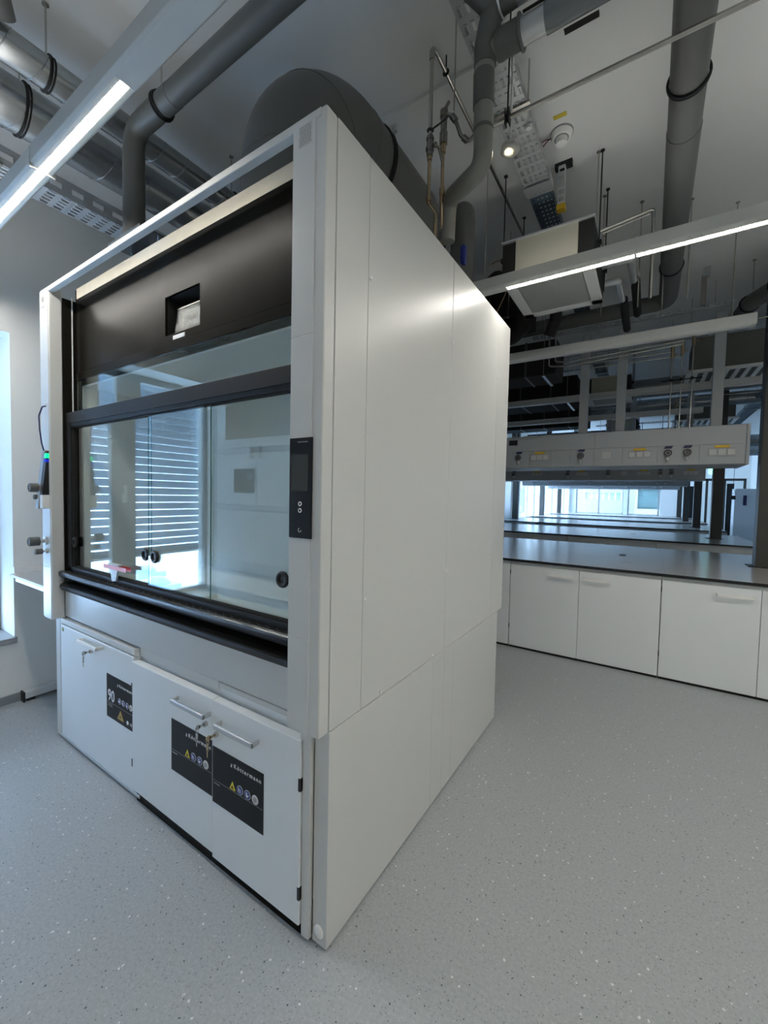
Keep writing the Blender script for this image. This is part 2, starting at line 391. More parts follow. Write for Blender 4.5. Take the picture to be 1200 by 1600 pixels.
# ------------------------------------------------------------------ text signs
def pictos(parent, x0, z0, s, y, first='triangle', n=4):
    """row of hazard pictograms, s = diameter"""
    x = x0
    for i in range(n):
        if i == 0 and first == 'triangle':
            build('warning_triangle', MB().prism([(x-s*0.52, z0-s*0.45), (x+s*0.52, z0-s*0.45), (x, z0+s*0.5)], 'y', y, y-0.0012), M_signyellow, parent)
            build('pictogram', MB().prism([(x-s*0.22, z0-s*0.30), (x+s*0.26, z0-s*0.30), (x+s*0.12, z0-s*0.12), (x-s*0.02, z0+0.1*s), (x-s*0.1, z0-0.1*s)], 'y', y-0.0012, y-0.002), M_blackplastic, parent)
        else:
            base = M_signblue if i < n-1 else mat('sign_pale', (0.72, 0.72, 0.70), 0.5)
            build('pictogram_disc', MB().cyl((x, y, z0), (x, y-0.0008, z0), s*0.52, 24), M_ink, parent)
            build('pictogram_disc', MB().cyl((x, y-0.0008, z0), (x, y-0.0014, z0), s*0.47, 24), base, parent)
            g = MB(); k = s*0.3
            if i == 1: g.box(x-k*0.8, x-k*0.45, y-0.0014, y-0.002, z0-k, z0+k).box(x-k*0.45, x+k*0.5, y-0.0014, y-0.002, z0+k*0.1, z0+k*0.4).box(x+k*0.2, x+k*0.5, y-0.0014, y-0.002, z0-k, z0+k*0.3)
            elif i == 2: g.cyl((x-k*0.3, y-0.0014, z0+k*0.6), (x-k*0.3, y-0.002, z0+k*0.6), k*0.35, 12).prism([(x-k*0.7, z0+k*0.2), (x+k*0.1, z0), (x+k, z0+k*0.3), (x+k*0.3, z0-k*0.9), (x-k*0.6, z0-k*0.7)], 'y', y-0.0014, y-0.002)
            else: g.box(x-k, x+k, y-0.0014, y-0.002, z0-k*0.1, z0+k*0.1).box(x-k*0.1, x+k*0.1, y-0.0014, y-0.002, z0-k, z0+k).ring((x, y-0.0016, z0), (0, 1, 0), k*0.7, 0.0012, 20, 4)
            build('pictogram', g, M_ink if i < n-1 else M_inkgrey, parent)
        x += s*1.28

def maker_sign(door, x0, x1, z0, z1, y, ninety=False):
    w_, h_ = x1-x0, z1-z0
    s = build('sign_plate', MB().box(x0, x1, y-0.0015, y, z0, z1), M_label, door, label='black sign plate with white lettering')
    # signs are sub-parts: everything printed on the plate hangs under the door as well
    yy = y-0.0015
    tx = x0+w_*0.42 if not ninety else x0+w_*0.46
    # brush mark before the word
    g = MB()
    for (a, b, c, d) in ((0, .6, .35, .35), (.1, 1.0, .3, .85), (.45, .9, .62, .75), (.35, .1, .62, .5), (.0, .35, .25, .1)):
        q = 0.014; g.prism([(tx+a*q-0.012, z0+h_*0.80+b*q), (tx+c*q-0.012, z0+h_*0.80+d*q), (tx+c*q-0.010, z0+h_*0.80+d*q+0.002), (tx+a*q-0.010, z0+h_*0.80+b*q+0.002)], 'y', yy, yy-0.0006)
    build('brush_mark', g, M_ink, door)
    text('lettering', 'Köttermann', 0.0235 if not ninety else 0.021, M_ink, door, (tx+0.007, yy-0.0003, z0+h_*0.82), bold=0.0002, space=1.35, sx=1.02)
    build('divider_line', MB().box(x0+w_*0.02, x1-w_*0.01, yy-0.0006, yy, z0+h_*0.405, z0+h_*0.412) if not ninety else MB().box(x0+w_*0.02, x1-w_*0.01, yy-0.0006, yy, z0+h_*0.355, z0+h_*0.362), M_inkgrey, door)
    if ninety:
        text('lettering', '90', 0.085, M_ink, door, (x0+w_*0.05, yy-0.0003, z0+h_*0.40), bold=0.0008, sx=0.85)
        pictos(door, x0+w_*0.50, z0+h_*0.50, 0.030, yy, 'disc')
        build('warning_triangle', MB().prism([(x0+w_*0.42, z0+h_*0.09), (x0+w_*0.66, z0+h_*0.09), (x0+w_*0.54, z0+h_*0.30)], 'y', yy, yy-0.0012), M_signorange, door)
        build('pictogram', MB().cyl((x0+w_*0.54, yy-0.0012, z0+h_*0.155), (x0+w_*0.54, yy-0.002, z0+h_*0.155), 0.006, 12), M_blackplastic, door)
        build('pictogram_disc', MB().cyl((x0+w_*0.80, yy, z0+h_*0.13), (x0+w_*0.80, yy-0.0012, z0+h_*0.13), 0.010, 16), M_ink, door)
        text('lettering', 'CE', 0.018, M_ink, door, (x0+w_*0.88, yy-0.0003, z0+h_*0.10))
        g = MB()
        for r in range(2):
            x = x0+w_*0.06
            for k in range(5): g.box(x, x+0.007, yy-0.0006, yy, z0+h_*(0.31-0.045*r), z0+h_*(0.31-0.045*r)+0.004); x += 0.0095
        build('small_print', g, M_inkgrey, door)
    else:
        pictos(door, x0+w_*0.42, z0+h_*0.500, 0.034, yy)
        g = MB(); x = x0+w_*0.03
        for k in range(6): g.box(x, x+0.005, yy-0.0006, yy, z0+h_*0.345, z0+h_*0.345+0.005); x += 0.0065
        build('small_print', g, M_inkgrey, door)

def bar_handle(door, xa, xb, z, yf, depth=0.038, h=0.020, mats=None):
    """bridge handle: a bar on two short legs"""
    b = MB().box(xa, xb, yf-depth, yf-depth+0.011, z-h/2, z+h/2)
    b.box(xa, xa+0.006, yf-depth, yf, z-h/2, z+h/2).box(xb-0.006, xb, yf-depth, yf, z-h/2, z+h/2)
    return build('handle', b, mats or M_silver, door, 0.003)

def lock_key(door, x, z, yf, side=0):
    build('lock', MB().cyl((x, yf, z), (x, yf-0.012, z), 0.011, 18), M_steel, door)
    k = MB().box(x-0.0015, x+0.0015, yf-0.034, yf-0.012, z-0.005, z+0.005)
    k.cyl((x-0.0015, yf-0.038, z), (x+0.0015, yf-0.038, z), 0.011, 14)
    k.ring((x, yf-0.042, z-0.012), (0, 1, 0.2), 0.010, 0.0012, 16, 5)
    k.box(x-0.007, x+0.007, yf-0.043, yf-0.0405, z-0.050, z-0.022).box(x-0.003, x+0.003, yf-0.043, yf-0.041, z-0.075, z-0.045)
    build('key', k, M_brass if side else M_steel, door)

# ------------------------------------------------------------------ fume hood
W, D, ZB, ZT = 2.239, 1.917, 0.756, 2.70
hood = thing('fume_hood', 'large white laboratory fume hood with black front panel and glass sash', 'fume hood', (-W/2, D/2, 0))
# side panels: near (x=0)
g = 0.0012
b = MB()
ys = [0.0545, 0.23, 0.95, 1.665, 1.917]
for a, c in zip(ys, ys[1:]): b.box(-0.018, 0, a+g, c-g, ZB+0.002, ZT)
build('side_panel', b, M_white, hood, 0.0022)
build('side_panel', MB().box(-0.030, -0.019, 0.06, 1.91, ZB, ZT-0.01), M_white, hood)
b = MB()
ys = [0.0535, 0.822, 0.95, 1.065, 1.818]
for a, c in zip(ys, ys[1:]): b.box(-0.060 if a < 0.06 else -0.02, 0.0025, a+g*0.6, c-g*0.6, 0.012, ZB-0.001)
build('lower_side_panel', b, M_white, hood, 0.002)
build('lower_side_panel', MB().box(-2.20, -2.14, 0.052, 1.818, 0.012, ZB-0.001), M_white, hood, 0.002)
build('side_panel', MB().box(-W, -W+0.02, 0.0545, 1.917, ZB, ZT), M_white, hood, 0.002)
build('back_panel', MB().box(-W+0.02, -0.03, 1.895, 1.915, ZB, ZT-0.01).box(-2.14, -0.02, 1.79, 1.81, 0.02, ZB-0.002), M_white, hood)
build('roof_panel', MB().box(-W+0.02, -0.03, 0.17, 1.895, 2.60, 2.64), M_silver, hood)
build('floor_panel', MB().box(-W+0.02, -0.03, 0.15, 1.895, ZB, ZB+0.03), M_silver, hood)
s = MB()
for (y, z) in ((0.242, 2.296), (0.240, 1.163), (0.955, 2.301), (0.942, 1.162), (1.67, 2.312), (1.64, 1.166), (0.359, 0.772), (0.812, 0.772), (1.074, 0.776), (1.514, 0.776)):
    s.ball((0.0015, y, z), 0.0075, 10, 6, (0.6, 1, 1))
build('screw_cap', s, M_wallwhite, hood)
build('cover_cap', MB().ball((-0.031, 0.0535, 0.058), 0.021, 20, 8, (1, 0.3, 1.15)), M_wallwhite, hood)
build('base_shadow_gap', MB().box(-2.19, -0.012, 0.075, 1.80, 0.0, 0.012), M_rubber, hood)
# posts
def post(xo, xi, sgn):
    # xo outer edge, xi inner edge
    b = MB()
    lo, hi = min(xo, xi), max(xo, xi)
    b.box(lo, hi, 0.002, 0.0665 if sgn < 0 else 0.0535, ZB, ZT)
    p = build('post', b, M_white, hood, 0.006)
    c = MB(); a0, a1 = (xi+0.0005, xo-0.043) if sgn > 0 else (xo+0.030, xi-0.008)
    for z0, z1 in ((ZB+0.001, 1.069), (1.0705, 2.034), (2.0355, ZT-0.002)): c.box(a0, a1, -0.0005, 0.004, z0, z1)
    build('cover_plate', c, M_white, p, 0.0012)
    return p
pr = post(0.0, -0.137, 1)
pl = post(-W, -2.102, -1)
build('inner_rail', MB().box(-0.150, -0.137, 0.0535, 0.075, 0.92, ZT-0.03), M_black, hood)
build('sash_track', MB().box(-2.103, -2.098, 0.0665, 0.16, 1.04, 2.66).box(-2.098, -2.094, 0.118, 0.124, 1.96, 2.66), M_black, hood)
build('sash_track', MB().box(-2.098, -2.092, 0.112, 0.117, 1.99, 2.675), M_wallwhite, hood, label='white edge strip')
build('top_beam', MB().box(-W+0.02, -0.02, 0.0, 0.031, 2.673, ZT-0.0005), M_white, hood, 0.003)
# rating label on the near post
d = build('rating_label', MB().box(-0.112, -0.058, -0.0012, -0.0004, 2.612, 2.676), mat('silver_label', (0.58, 0.58, 0.55), 0.4), pr)
g_ = MB()
for r in range(9):
    x = -0.109+random.random()*0.004
    while x < -0.064:
        l = 0.003+random.random()*0.009; g_.box(x, min(x+l, -0.060), -0.0016, -0.001, 2.668-r*0.0064, 2.6705-r*0.0064); x += l+0.002
build('small_print', g_, M_inkgrey, pr)
# label with a dot on the far post
build('inspection_label', MB().box(-2.205, -2.150, -0.0012, 0.002, 2.585, 2.665), mat('silver_label', (0.58, 0.58, 0.55), 0.4), pl)
build('label_dot', MB().cyl((-2.176, -0.001, 2.640), (-2.176, -0.002, 2.640), 0.016, 20), M_blackplastic, pl)
build('small_print', MB().box(-2.198, -2.158, -0.002, -0.001, 2.592, 2.602), M_inkgrey, pl)
# control display
dp = build('control_display', MB().box(-0.134, -0.037, -0.0035, 0.002, 1.395, 1.715), M_label, hood, 0.001)
build('screen', MB().box(-0.122, -0.051, -0.0045, -0.003, 1.545, 1.661), M_screen, dp)
build('button', MB().ring((-0.085, -0.0042, 1.505), (0, 1, 0), 0.006, 0.0016, 18, 5), M_wallwhite, dp)
build('button', MB().ring((-0.085, -0.0042, 1.484), (0, 1, 0), 0.006, 0.0016, 18, 5), M_wallwhite, dp)
build('switch_mark', MB().ring((-0.085, -0.0042, 1.421), (0, 1, 0), 0.006, 0.0012, 14, 5, 0.8, 5.2), M_wallwhite, dp)
build('small_print', MB().box(-0.098, -0.055, -0.0042, -0.003, 1.700, 1.7025), M_inkgrey, dp)
# black service panel with the breaker window
PX0, PX1 = -2.088, -0.140
hx0, hx1, hz0, hz1 = -1.108, -0.832, 2.268, 2.448
b = MB().box(PX0, hx0, 0.13, 0.142, 2.235, 2.725).box(hx1, PX1, 0.13, 0.142, 2.235, 2.725)
b.box(hx0, hx1, 0.13, 0.142, 2.235, hz0).box(hx0, hx1, 0.13, 0.142, hz1, 2.725)
sp = build('service_panel', b, M_black, hood)
build('panel_top_edge', MB().box(PX0+0.02, PX1, 0.1285, 0.1298, 2.668, 2.728), mat('bare_metal_edge', (0.62, 0.58, 0.48), 0.38, metal=0.6, vary=0.08, scale=12), sp)
build('panel_lip', MB().box(PX0, PX1, 0.126, 0.142, 2.188, 2.232), M_black, sp, 0.002)
bx = MB().box(hx0-0.02, hx1+0.02, 0.26, 0.265, hz0-0.03, hz1+0.03).box(hx0-0.02, hx0, 0.142, 0.26, hz0-0.03, hz1+0.03).box(hx1, hx1+0.02, 0.142, 0.26, hz0-0.03, hz1+0.03)
bx.box(hx0, hx1, 0.142, 0.26, hz1, hz1+0.02).box(hx0, hx1, 0.142, 0.26, hz0-0.03, hz0-0.01)
build('recess', bx, M_rubber, sp)
bk = build('breaker_box', MB().box(hx0+0.06, hx1+0.01, 0.185, 0.255, hz0+0.0, hz1-0.055), mat('breaker_grey', (0.07, 0.08, 0.08), 0.4), sp, 0.004)
m_ = MB()
for k in range(6): m_.box(hx0+0.125+k*0.026, hx0+0.145+k*0.026, 0.165, 0.186, hz0+0.035, hz0+0.085)
build('breaker_row', m_, mat('breaker_white', (0.14, 0.16, 0.16), 0.4), sp, 0.002)
m_ = MB()
for k in range(6): m_.box(hx0+0.13+k*0.026, hx0+0.14+k*0.026, 0.157, 0.166, hz0+0.055, hz0+0.078)
build('breaker_switch', m_, M_blackplastic, sp)
build('breaker_cover', MB().prism([(0.150, hz0+0.012), (0.186, hz0+0.0), (0.186, hz1-0.045), (0.165, hz1-0.050)], 'x', hx0+0.045, hx1+0.005), M_cover, sp)
build('cover_rim', MB().box(hx0+0.045, hx1, 0.149, 0.154, hz0+0.008, hz0+0.016).box(hx0+0.045, hx1, 0.162, 0.168, hz1-0.056, hz1-0.050), M_chrome, sp)
build('name_strip', MB().box(-1.040, -0.945, 0.1285, 0.13, 2.240, 2.258), M_ink, sp)
# fixed upper glass
def pane(name, x0, x1, y, z0, z1, parent, edge=True):
    b = MB(); b.box(x0, x1, y, y+0.005, z0, z1)
    if edge:
        # the faces at x = const are the polished green edges
        for i, f_ in enumerate(b.f):
            if len({round(b.v[k].x, 6) for k in f_}) == 1: b.mi[i] = 1
    return build(name, b, [M_sash, M_gedge], parent)
pane('upper_glass', PX0+0.012, PX1, 0.128, 1.985, 2.19, hood, False)
# sash
S0 = -2.098
b = MB().box(S0, PX1, 0.078, 0.117, 1.925, 1.988).box(S0, PX1, 0.085, 0.117, 1.905, 1.927)
b.box(S0, S0+0.050, 0.080, 0.117, 1.04, 1.93).box(-0.160, PX1, 0.080, 0.117, 1.04, 1.93).box(S0, PX1, 0.080, 0.117, 1.042, 1.068)
sash = build('sash_frame', b, M_anod, hood, 0.002)
build('gasket', MB().box(S0+0.050, S0+0.066, 0.09, 0.110, 1.068, 1.905).box(S0+0.05, PX1, 0.09, 0.112, 1.068, 1.074).box(S0+0.05, PX1, 0.09, 0.112, 1.898, 1.905), M_rubber, sash)
for (x0, x1, y) in ((S0+0.052, -1.19, 0.104), (-1.196, -0.70, 0.094), (-0.715, -0.155, 0.104)):
    pane('sliding_pane', x0, x1, y, 1.07, 1.90, sash)
for (x, y) in ((-2.018, 0.094), (-1.235, 0.104), (-1.130, 0.094), (-0.205-0.066, 0.104)):
    k = MB().ring((x, y-0.004, 1.220), (0, 1, 0), 0.023, 0.0085, 28, 8).cyl((x, y+0.001, 1.220), (x, y-0.004, 1.220), 0.022, 24)
    k.ring((x-0.003, y-0.002, 1.220), (0, 1, 0), 0.012, 0.003, 20, 6)
    build('pane_grip', k, M_blackplastic, sash)
# airfoil, worktop lip and apron
b = MB().prism([(0.125, 1.030), (0.080, 1.040), (0.046, 1.046), (0.036, 1.040), (0.034, 1.020), (0.050, 1.004), (0.125, 1.000)], 'x', -2.107, PX1)
af = build('airfoil', b, M_anod, hood, 0.002)
build('airfoil_trim', MB().prism([(0.0475, 1.0462), (0.035, 1.0405), (0.033, 1.031), (0.0365, 1.031), (0.0385, 1.0385), (0.048, 1.0435)], 'x', -2.105, PX1), mat('edge_metal', (0.09, 0.095, 0.10), 0.22, metal=0.9), af)
b = MB(); x = -2.06; k = 0
while x < -0.17:
    b.box(x, x+0.032, 0.060+0.014*(k % 2), 0.066+0.014*(k % 2), 1.040, 1.0458-0.0022*(k % 2)); x += 0.026; k += 1
build('airfoil_slot', b, M_rubber, af)
build('gap_backing', MB().box(-2.10, PX1, 0.105, 0.125, 0.92, 1.03), M_rubber, hood)
build('worktop_lip', MB().prism([(0.12, 0.972), (0.060, 0.974), (0.042, 0.962), (0.038, 0.948), (0.052, 0.926), (0.12, 0.920)], 'x', -2.105, PX1), M_black, hood, 0.002)
build('lip_trim', MB().prism([(0.0425, 0.9615), (0.0365, 0.947), (0.0465, 0.931), (0.0495, 0.9325), (0.0405, 0.948), (0.045, 0.960)], 'x', -2.095, PX1), M_anod, hood)
build('apron', MB().box(-2.102, PX1+0.003, 0.0665, 0.08, 0.765, 0.921), M_white, hood, 0.0015)
# interior
b = MB(); z1 = 2.15
b.box(-2.06, -2.05, 0.15, 0.95, 0.94, z1).box(-0.19, -0.18, 0.15, 0.95, 0.94, z1).box(-2.06, -0.18, 0.95, 0.96, 0.94, z1+0.1).box(-2.06, -0.18, 0.15, 0.95, z1, z1+0.01)
build('inner_lining', b, M_liner, hood)
b = MB()
for z in (1.05, 1.45, 1.85): b.box(-1.95, -0.29, 0.925, 0.935, z, z+0.36)
build('baffle', b, M_liner, hood, 0.002)
build('hood_worktop', MB().box(-2.06, -0.18, 0.13, 0.95, 0.94, 0.968), M_liner, hood)
build('front_slab', MB().box(-2.05, -0.19, 0.13, 0.43, 0.968, 0.975), M_stone, hood, 0.002)
# filler strip beside the doors and plinth
build('filler_strip', MB().box(-0.100, -0.066, 0.040, 0.06, 0.016, ZB-0.001).box(-0.118, -0.103, 0.046, 0.06, 0.075, ZB-0.001), M_white, hood, 0.002)
build('corner_foot', MB().box(-2.21, -2.201, 0.06, 0.09, 0.012, 0.10), M_blackplastic, hood)
# gas taps on the far post
def tap(parent, x, z, r, l, nm='gas_tap'):
    build('tap_rosette', MB().cyl((x, 0.002, z), (x, -0.014, z), r*0.95, 20).cyl((x, -0.012, z), (x, -l*0.45, z), r*0.45, 14), M_silver, parent)
    b = MB().cyl((x, -l*0.45, z), (x, -l, z), r, 24); b.ring((x, -l, z), (0, 1, 0), r*0.85, r*0.14, 24, 6)
    build('tap_knob', b, mat('tap_grey', (0.10, 0.11, 0.11), 0.4), parent)
tap(pl, -2.160, 1.225, 0.026, 0.085); tap(pl, -2.150, 1.165, 0.016, 0.060)
tap(pl, -2.190, 1.540, 0.026, 0.070); tap(pl, -2.190, 1.485, 0.014, 0.050)
# airflow monitor with its lead
am = build('airflow_monitor', MB().prism([(0.0, 1.765), (-0.010, 1.760), (-0.044, 1.425), (-0.044, 1.418), (0.0, 1.418)], 'x', -2.196, -2.150), mat('monitor_grey', (0.30, 0.31, 0.31), 0.35, metal=0.4), pl, 0.002, label='grey wedge with a black light strip')
build('light_strip', MB().prism([(0.0, 1.755), (-0.008, 1.755), (-0.034, 1.50), (0.0, 1.50)], 'x', -2.150, -2.118), M_blackplastic, pl)
build('signal_light', MB().prism([(-0.010, 1.742), (-0.0135, 1.715), (-0.0105, 1.715), (-0.007, 1.742)], 'x', -2.1485, -2.1195).prism([(-0.012, 1.742), (-0.013, 1.715), (0.0, 1.715), (0.0, 1.742)], 'x', -2.1175, -2.1165), M_green, pl, label='green signal light')
build('signal_light', MB().prism([(-0.014, 1.709), (-0.017, 1.690), (-0.014, 1.690), (-0.011, 1.709)], 'x', -2.1485, -2.1195).prism([(-0.014, 1.709), (-0.016, 1.690), (0.0, 1.690), (0.0, 1.709)], 'x', -2.1175, -2.1165), M_blueled, pl, label='blue signal light')
build('signal_light', MB().prism([(-0.008, 1.757), (-0.010, 1.748), (0.0, 1.748), (0.0, 1.757)], 'x', -2.149, -2.1165), M_redcap, pl, label='dark red cap')
build('monitor_foot', MB().box(-2.150, -2.110, -0.036, 0.0, 1.420, 1.498), M_wallwhite, pl, 0.002)
cb = [(-2.150, 0.0, 2.02), (-2.150, -0.018, 2.015), (-2.165, -0.030, 1.96), (-2.168, -0.026, 1.88), (-2.160, -0.020, 1.80), (-2.155, -0.012, 1.76)]
build('cable', MB().tube(bend(cb, 0.03), 0.0038, 8), M_navy, pl)
# pipe box on the near part of sash: clip with red tape
pt = thing('tagged_clip', 'clear plastic clip wrapped with red tape on the lower edge of the sash', 'clip', (-1.50, 0.07, 1.046))
build('clip_body', MB().prism([(-1.545, 1.142), (-1.440, 1.142), (-1.455, 1.105), (-1.470, 1.060), (-1.515, 1.052), (-1.525, 1.10)], 'y', 0.068, 0.078).box(-1.55, -1.435, 0.066, 0.09, 1.140, 1.148), M_bag, pt, 0.002)
build('tape', MB().box(-1.60, -1.36, 0.0665, 0.068, 1.118, 1.140).box(-1.60, -1.36, 0.091, 0.0925, 1.118, 1.140), M_red, pt)

# ------------------------------------------------------------------ cabinets under the hood
# safety cabinet
sc = thing('safety_cabinet', 'white under-hood safety cabinet with the number 90 on its black sign', 'cabinet', (-1.68, 0.35, 0))
build('body', MB().box(-2.135, -1.246, 0.070, 0.62, 0.03, 0.752), M_door, sc)
build('frame', MB().box(-2.135, -1.246, 0.052, 0.071, 0.722, 0.752).box(-2.135, -2.118, 0.052, 0.071, 0.03, 0.722), M_white, sc, 0.002)
b = MB().box(-2.135, -1.20, 0.048, 0.075, 0.016, 0.032)
build('bottom_rail', b, M_silver, sc, 0.004)
build('foot', MB().box(-2.10, -2.04, 0.10, 0.20, 0.0, 0.03).box(-1.32, -1.26, 0.10, 0.20, 0.0, 0.03), M_blackplastic, sc)
dr = build('door', MB().box(-2.115, -1.249, 0.048, 0.069, 0.034, 0.716), M_door, sc, 0.003)
bar_handle(dr, -1.80, -1.57, 0.690, 0.048, mats=M_wallwhite)
lock_key(dr, -1.700, 0.645, 0.048)
maker_sign(dr, -1.527, -1.250, 0.338, 0.568, 0.048, True)
build('hinge', MB().box(-1.262, -1.247, 0.043, 0.06, 0.54, 0.585).box(-1.262, -1.247, 0.043, 0.06, 0.165, 0.20), M_blackplastic, dr)
build('door_sticker', MB().cyl((-2.085, 0.048, 0.690), (-2.085, 0.0465, 0.690), 0.013, 16), mat('olive', (0.28, 0.28, 0.10), 0.5), dr)
# underbench cabinet
uc = thing('underbench_cabinet', 'white two-door cabinet under the near end of the fume hood with two black signs', 'cabinet', (-0.67, 0.35, 0))
build('body', MB().box(-1.240, -0.122, 0.085, 0.62, 0.065, 0.752), M_door, uc)
build('plinth', MB().box(-1.230, -0.105, 0.052, 0.60, 0.0, 0.065), M_black, uc)
build('top_rail', MB().box(-1.240, -0.612, 0.076, 0.085, 0.715, 0.757).box(-0.605, -0.120, 0.072, 0.085, 0.735, 0.757), M_white, uc, 0.003)
dr = build('door', MB().box(-1.238, -0.5945, 0.036, 0.072, 0.060, 0.702), M_door, uc, 0.003)
bar_handle(dr, -0.840, -0.604, 0.638, 0.036)
lock_key(dr, -0.636, 0.590, 0.036)
maker_sign(dr, -0.890, -0.596, 0.300, 0.532, 0.036)
dr = build('door', MB().box(-0.5915, -0.106, 0.034, 0.070, 0.048, 0.702), M_door, uc, 0.003)
bar_handle(dr, -0.536, -0.310, 0.628, 0.034)
lock_key(dr, -0.562, 0.572, 0.034, 1)
maker_sign(dr, -0.588, -0.286, 0.286, 0.516, 0.034)
build('hinge', MB().box(-0.114, -0.1035, 0.033, 0.0715, 0.525, 0.570).box(-0.114, -0.1035, 0.033, 0.0715, 0.140, 0.185), M_blackplastic, dr)
build('castor', MB().cyl((-0.135, 0.10, 0.022), (-0.110, 0.10, 0.022), 0.022, 16), M_rubber, uc)

# ------------------------------------------------------------------ tall cabinet facing the hood, seen in the glass
tc_ = thing('tall_cabinet', 'tall white storage cabinet seen mirrored in the sash glass of the fume hood', 'cabinet', (-2.25, -1.72, 0))
build('body', MB().box(-2.895, -1.66, -2.04, -1.475, 0.0, 2.064), M_door, tc_, 0.003)
for (a, b_, hx) in ((-2.890, -2.302, -2.36), (-2.296, -1.665, -2.24)):
    d_ = build('door', MB().box(a, b_, -1.473, -1.452, 0.08, 2.03), M_door, tc_, 0.003)
    build('handle', MB().box(hx-0.012, hx+0.012, -1.452, -1.420, 1.86, 1.98), M_silver, d_, 0.003)
    if hx < -2.3:
        build('sign_plate', MB().box(-2.63, -2.325, -1.452, -1.450, 1.53, 1.765), M_label, d_)
        text('lettering', '90', 0.085, M_ink, d_, (-2.345, -1.4495, 1.66), rot=(PI/2, 0, PI))
        build('small_print', MB().box(-2.60, -2.36, -1.450, -1.449, 1.60, 1.603), M_inkgrey, d_)

# ------------------------------------------------------------------ side table in the gap beside the hood
st = thing('side_table', 'narrow white table with metal foot between the window wall and the fume hood', 'table', (-2.59, 0.5, 0))
b = MB(); b.box(-2.908, -2.245, 0.02, 1.30, 0.915, 0.930)
for i, f_ in enumerate(b.f):
    if len({round(b.v[k].z, 5) for k in f_}) > 1: b.mi[i] = 1
build('table_top', b, [M_wtop, M_edge], st)
build('upstand', MB().box(-2.918, -2.903, 0.045, 1.30, 0.930, 0.975), M_wallwhite, st)
for yy in (0.05, 1.2): build('frame_rail', MB().box(-2.90, -2.25, yy, yy+0.035, 0.872, 0.914), M_white, st, 0.003)
for x in (-2.88, -2.29):
    lg = build('leg', MB().box(x-0.025, x+0.025, 1.0, 1.06, 0.05, 0.872), M_silver, st, 0.003)
    if x < -2.5:
        build('foot_bar', MB().box(x-0.03, x+0.03, 0.080, 1.20, 0.022, 0.070), M_white, lg, 0.003)
        build('foot_cap', MB().box(x-0.031, x+0.031, 0.070, 0.080, 0.0, 0.072).box(x-0.02, x+0.02, 0.09, 0.14, 0.0, 0.022), M_blackplastic, lg)

# ------------------------------------------------------------------ linear lamps
def lamp(xa, xb, y, z, lit, label, joints=(), hangers=()):
    t = thing('linear_lamp', label, 'lamp', ((xa+xb)/2, y, z), 'linear ceiling lamps')
    build('housing', MB().prism([(y-0.032, z), (y-0.042, z+0.012), (y-0.042, z+0.075), (y+0.042, z+0.075), (y+0.042, z+0.012), (y+0.032, z)], 'x', xa, xb), M_lampbody, t, 0.002)
    for (a, b_) in lit:
        build('diffuser', MB().box(a, b_, y-0.029, y+0.029, z-0.001, z), M_leddim, t)
        build('light_strip', MB().box(a+0.004, b_-0.004, y-0.0135, y+0.0135, z-0.0015, z-0.001), M_led, t, label='lit LED strip')
    for (a, b_) in lit:
        build('added_uplight', MB().box(a+0.004, b_-0.004, y-0.03, y+0.03, z+0.0752, z+0.078), M_addedup, t)  # unseen upward fill, added on top of each lit section
    if not lit:
        build('diffuser', MB().box(xa+0.03, xb-0.03, y-0.024, y+0.024, z-0.004, z), M_ledoff, t)
    for x in joints: build('joint', MB().box(x-0.004, x+0.004, y-0.044, y+0.044, z-0.007, z+0.077), M_lampbody, t)
    for x in hangers: build('hanger', MB().cyl((x, y, z+0.075), (x, y, ZC), 0.003, 6), M_steel, t)
    return t
lamp(-2.85, 4.4, -0.268, 2.85, ((-2.80, -1.318), (-1.314, -0.623), (0.8, 4.3)), 'lit white linear lamp hanging in front of the fume hood at upper left', (-1.316,), (-2.6, 0.9, 3.0))
lamp(-0.28, 4.5, 1.655, 2.85, ((0.045, 0.734), (0.738, 2.2), (2.204, 4.45)), 'lit white linear lamp running right from behind the rear of the fume hood', (0.736,), (-0.1, 1.9, 3.3))
lamp(-1.4, 4.4, -2.7, 2.85, ((0.3, 3.6),), 'lit white linear lamp added unseen behind the camera as fill light', (), (-1.0, 4.0))  # added fill lamp out of view, lifts the floor and ceiling brightness
L3 = lamp(-1.6, 1.435, 2.95, 2.80, (), 'unlit white linear lamp nearest above the first bench row', (), (1.30, -1.3))
nm = ['second', 'third', 'fourth']
for k in range(1, 4):
    copy_tree(L3, (0.0, 3.45*k, 0.0), 'unlit white linear lamp hanging in front of the %s bench row' % nm[k-1])
L4 = lamp(-1.6, 1.9, 5.1, 2.85, (), 'unlit white linear lamp above the aisle behind the first bench row', (), (1.0, -1.3))
for k in range(1, 3):
    copy_tree(L4, (0.0, 3.45*k, 0.0), 'unlit white linear lamp above the aisle behind the %s bench row' % nm[k-1])

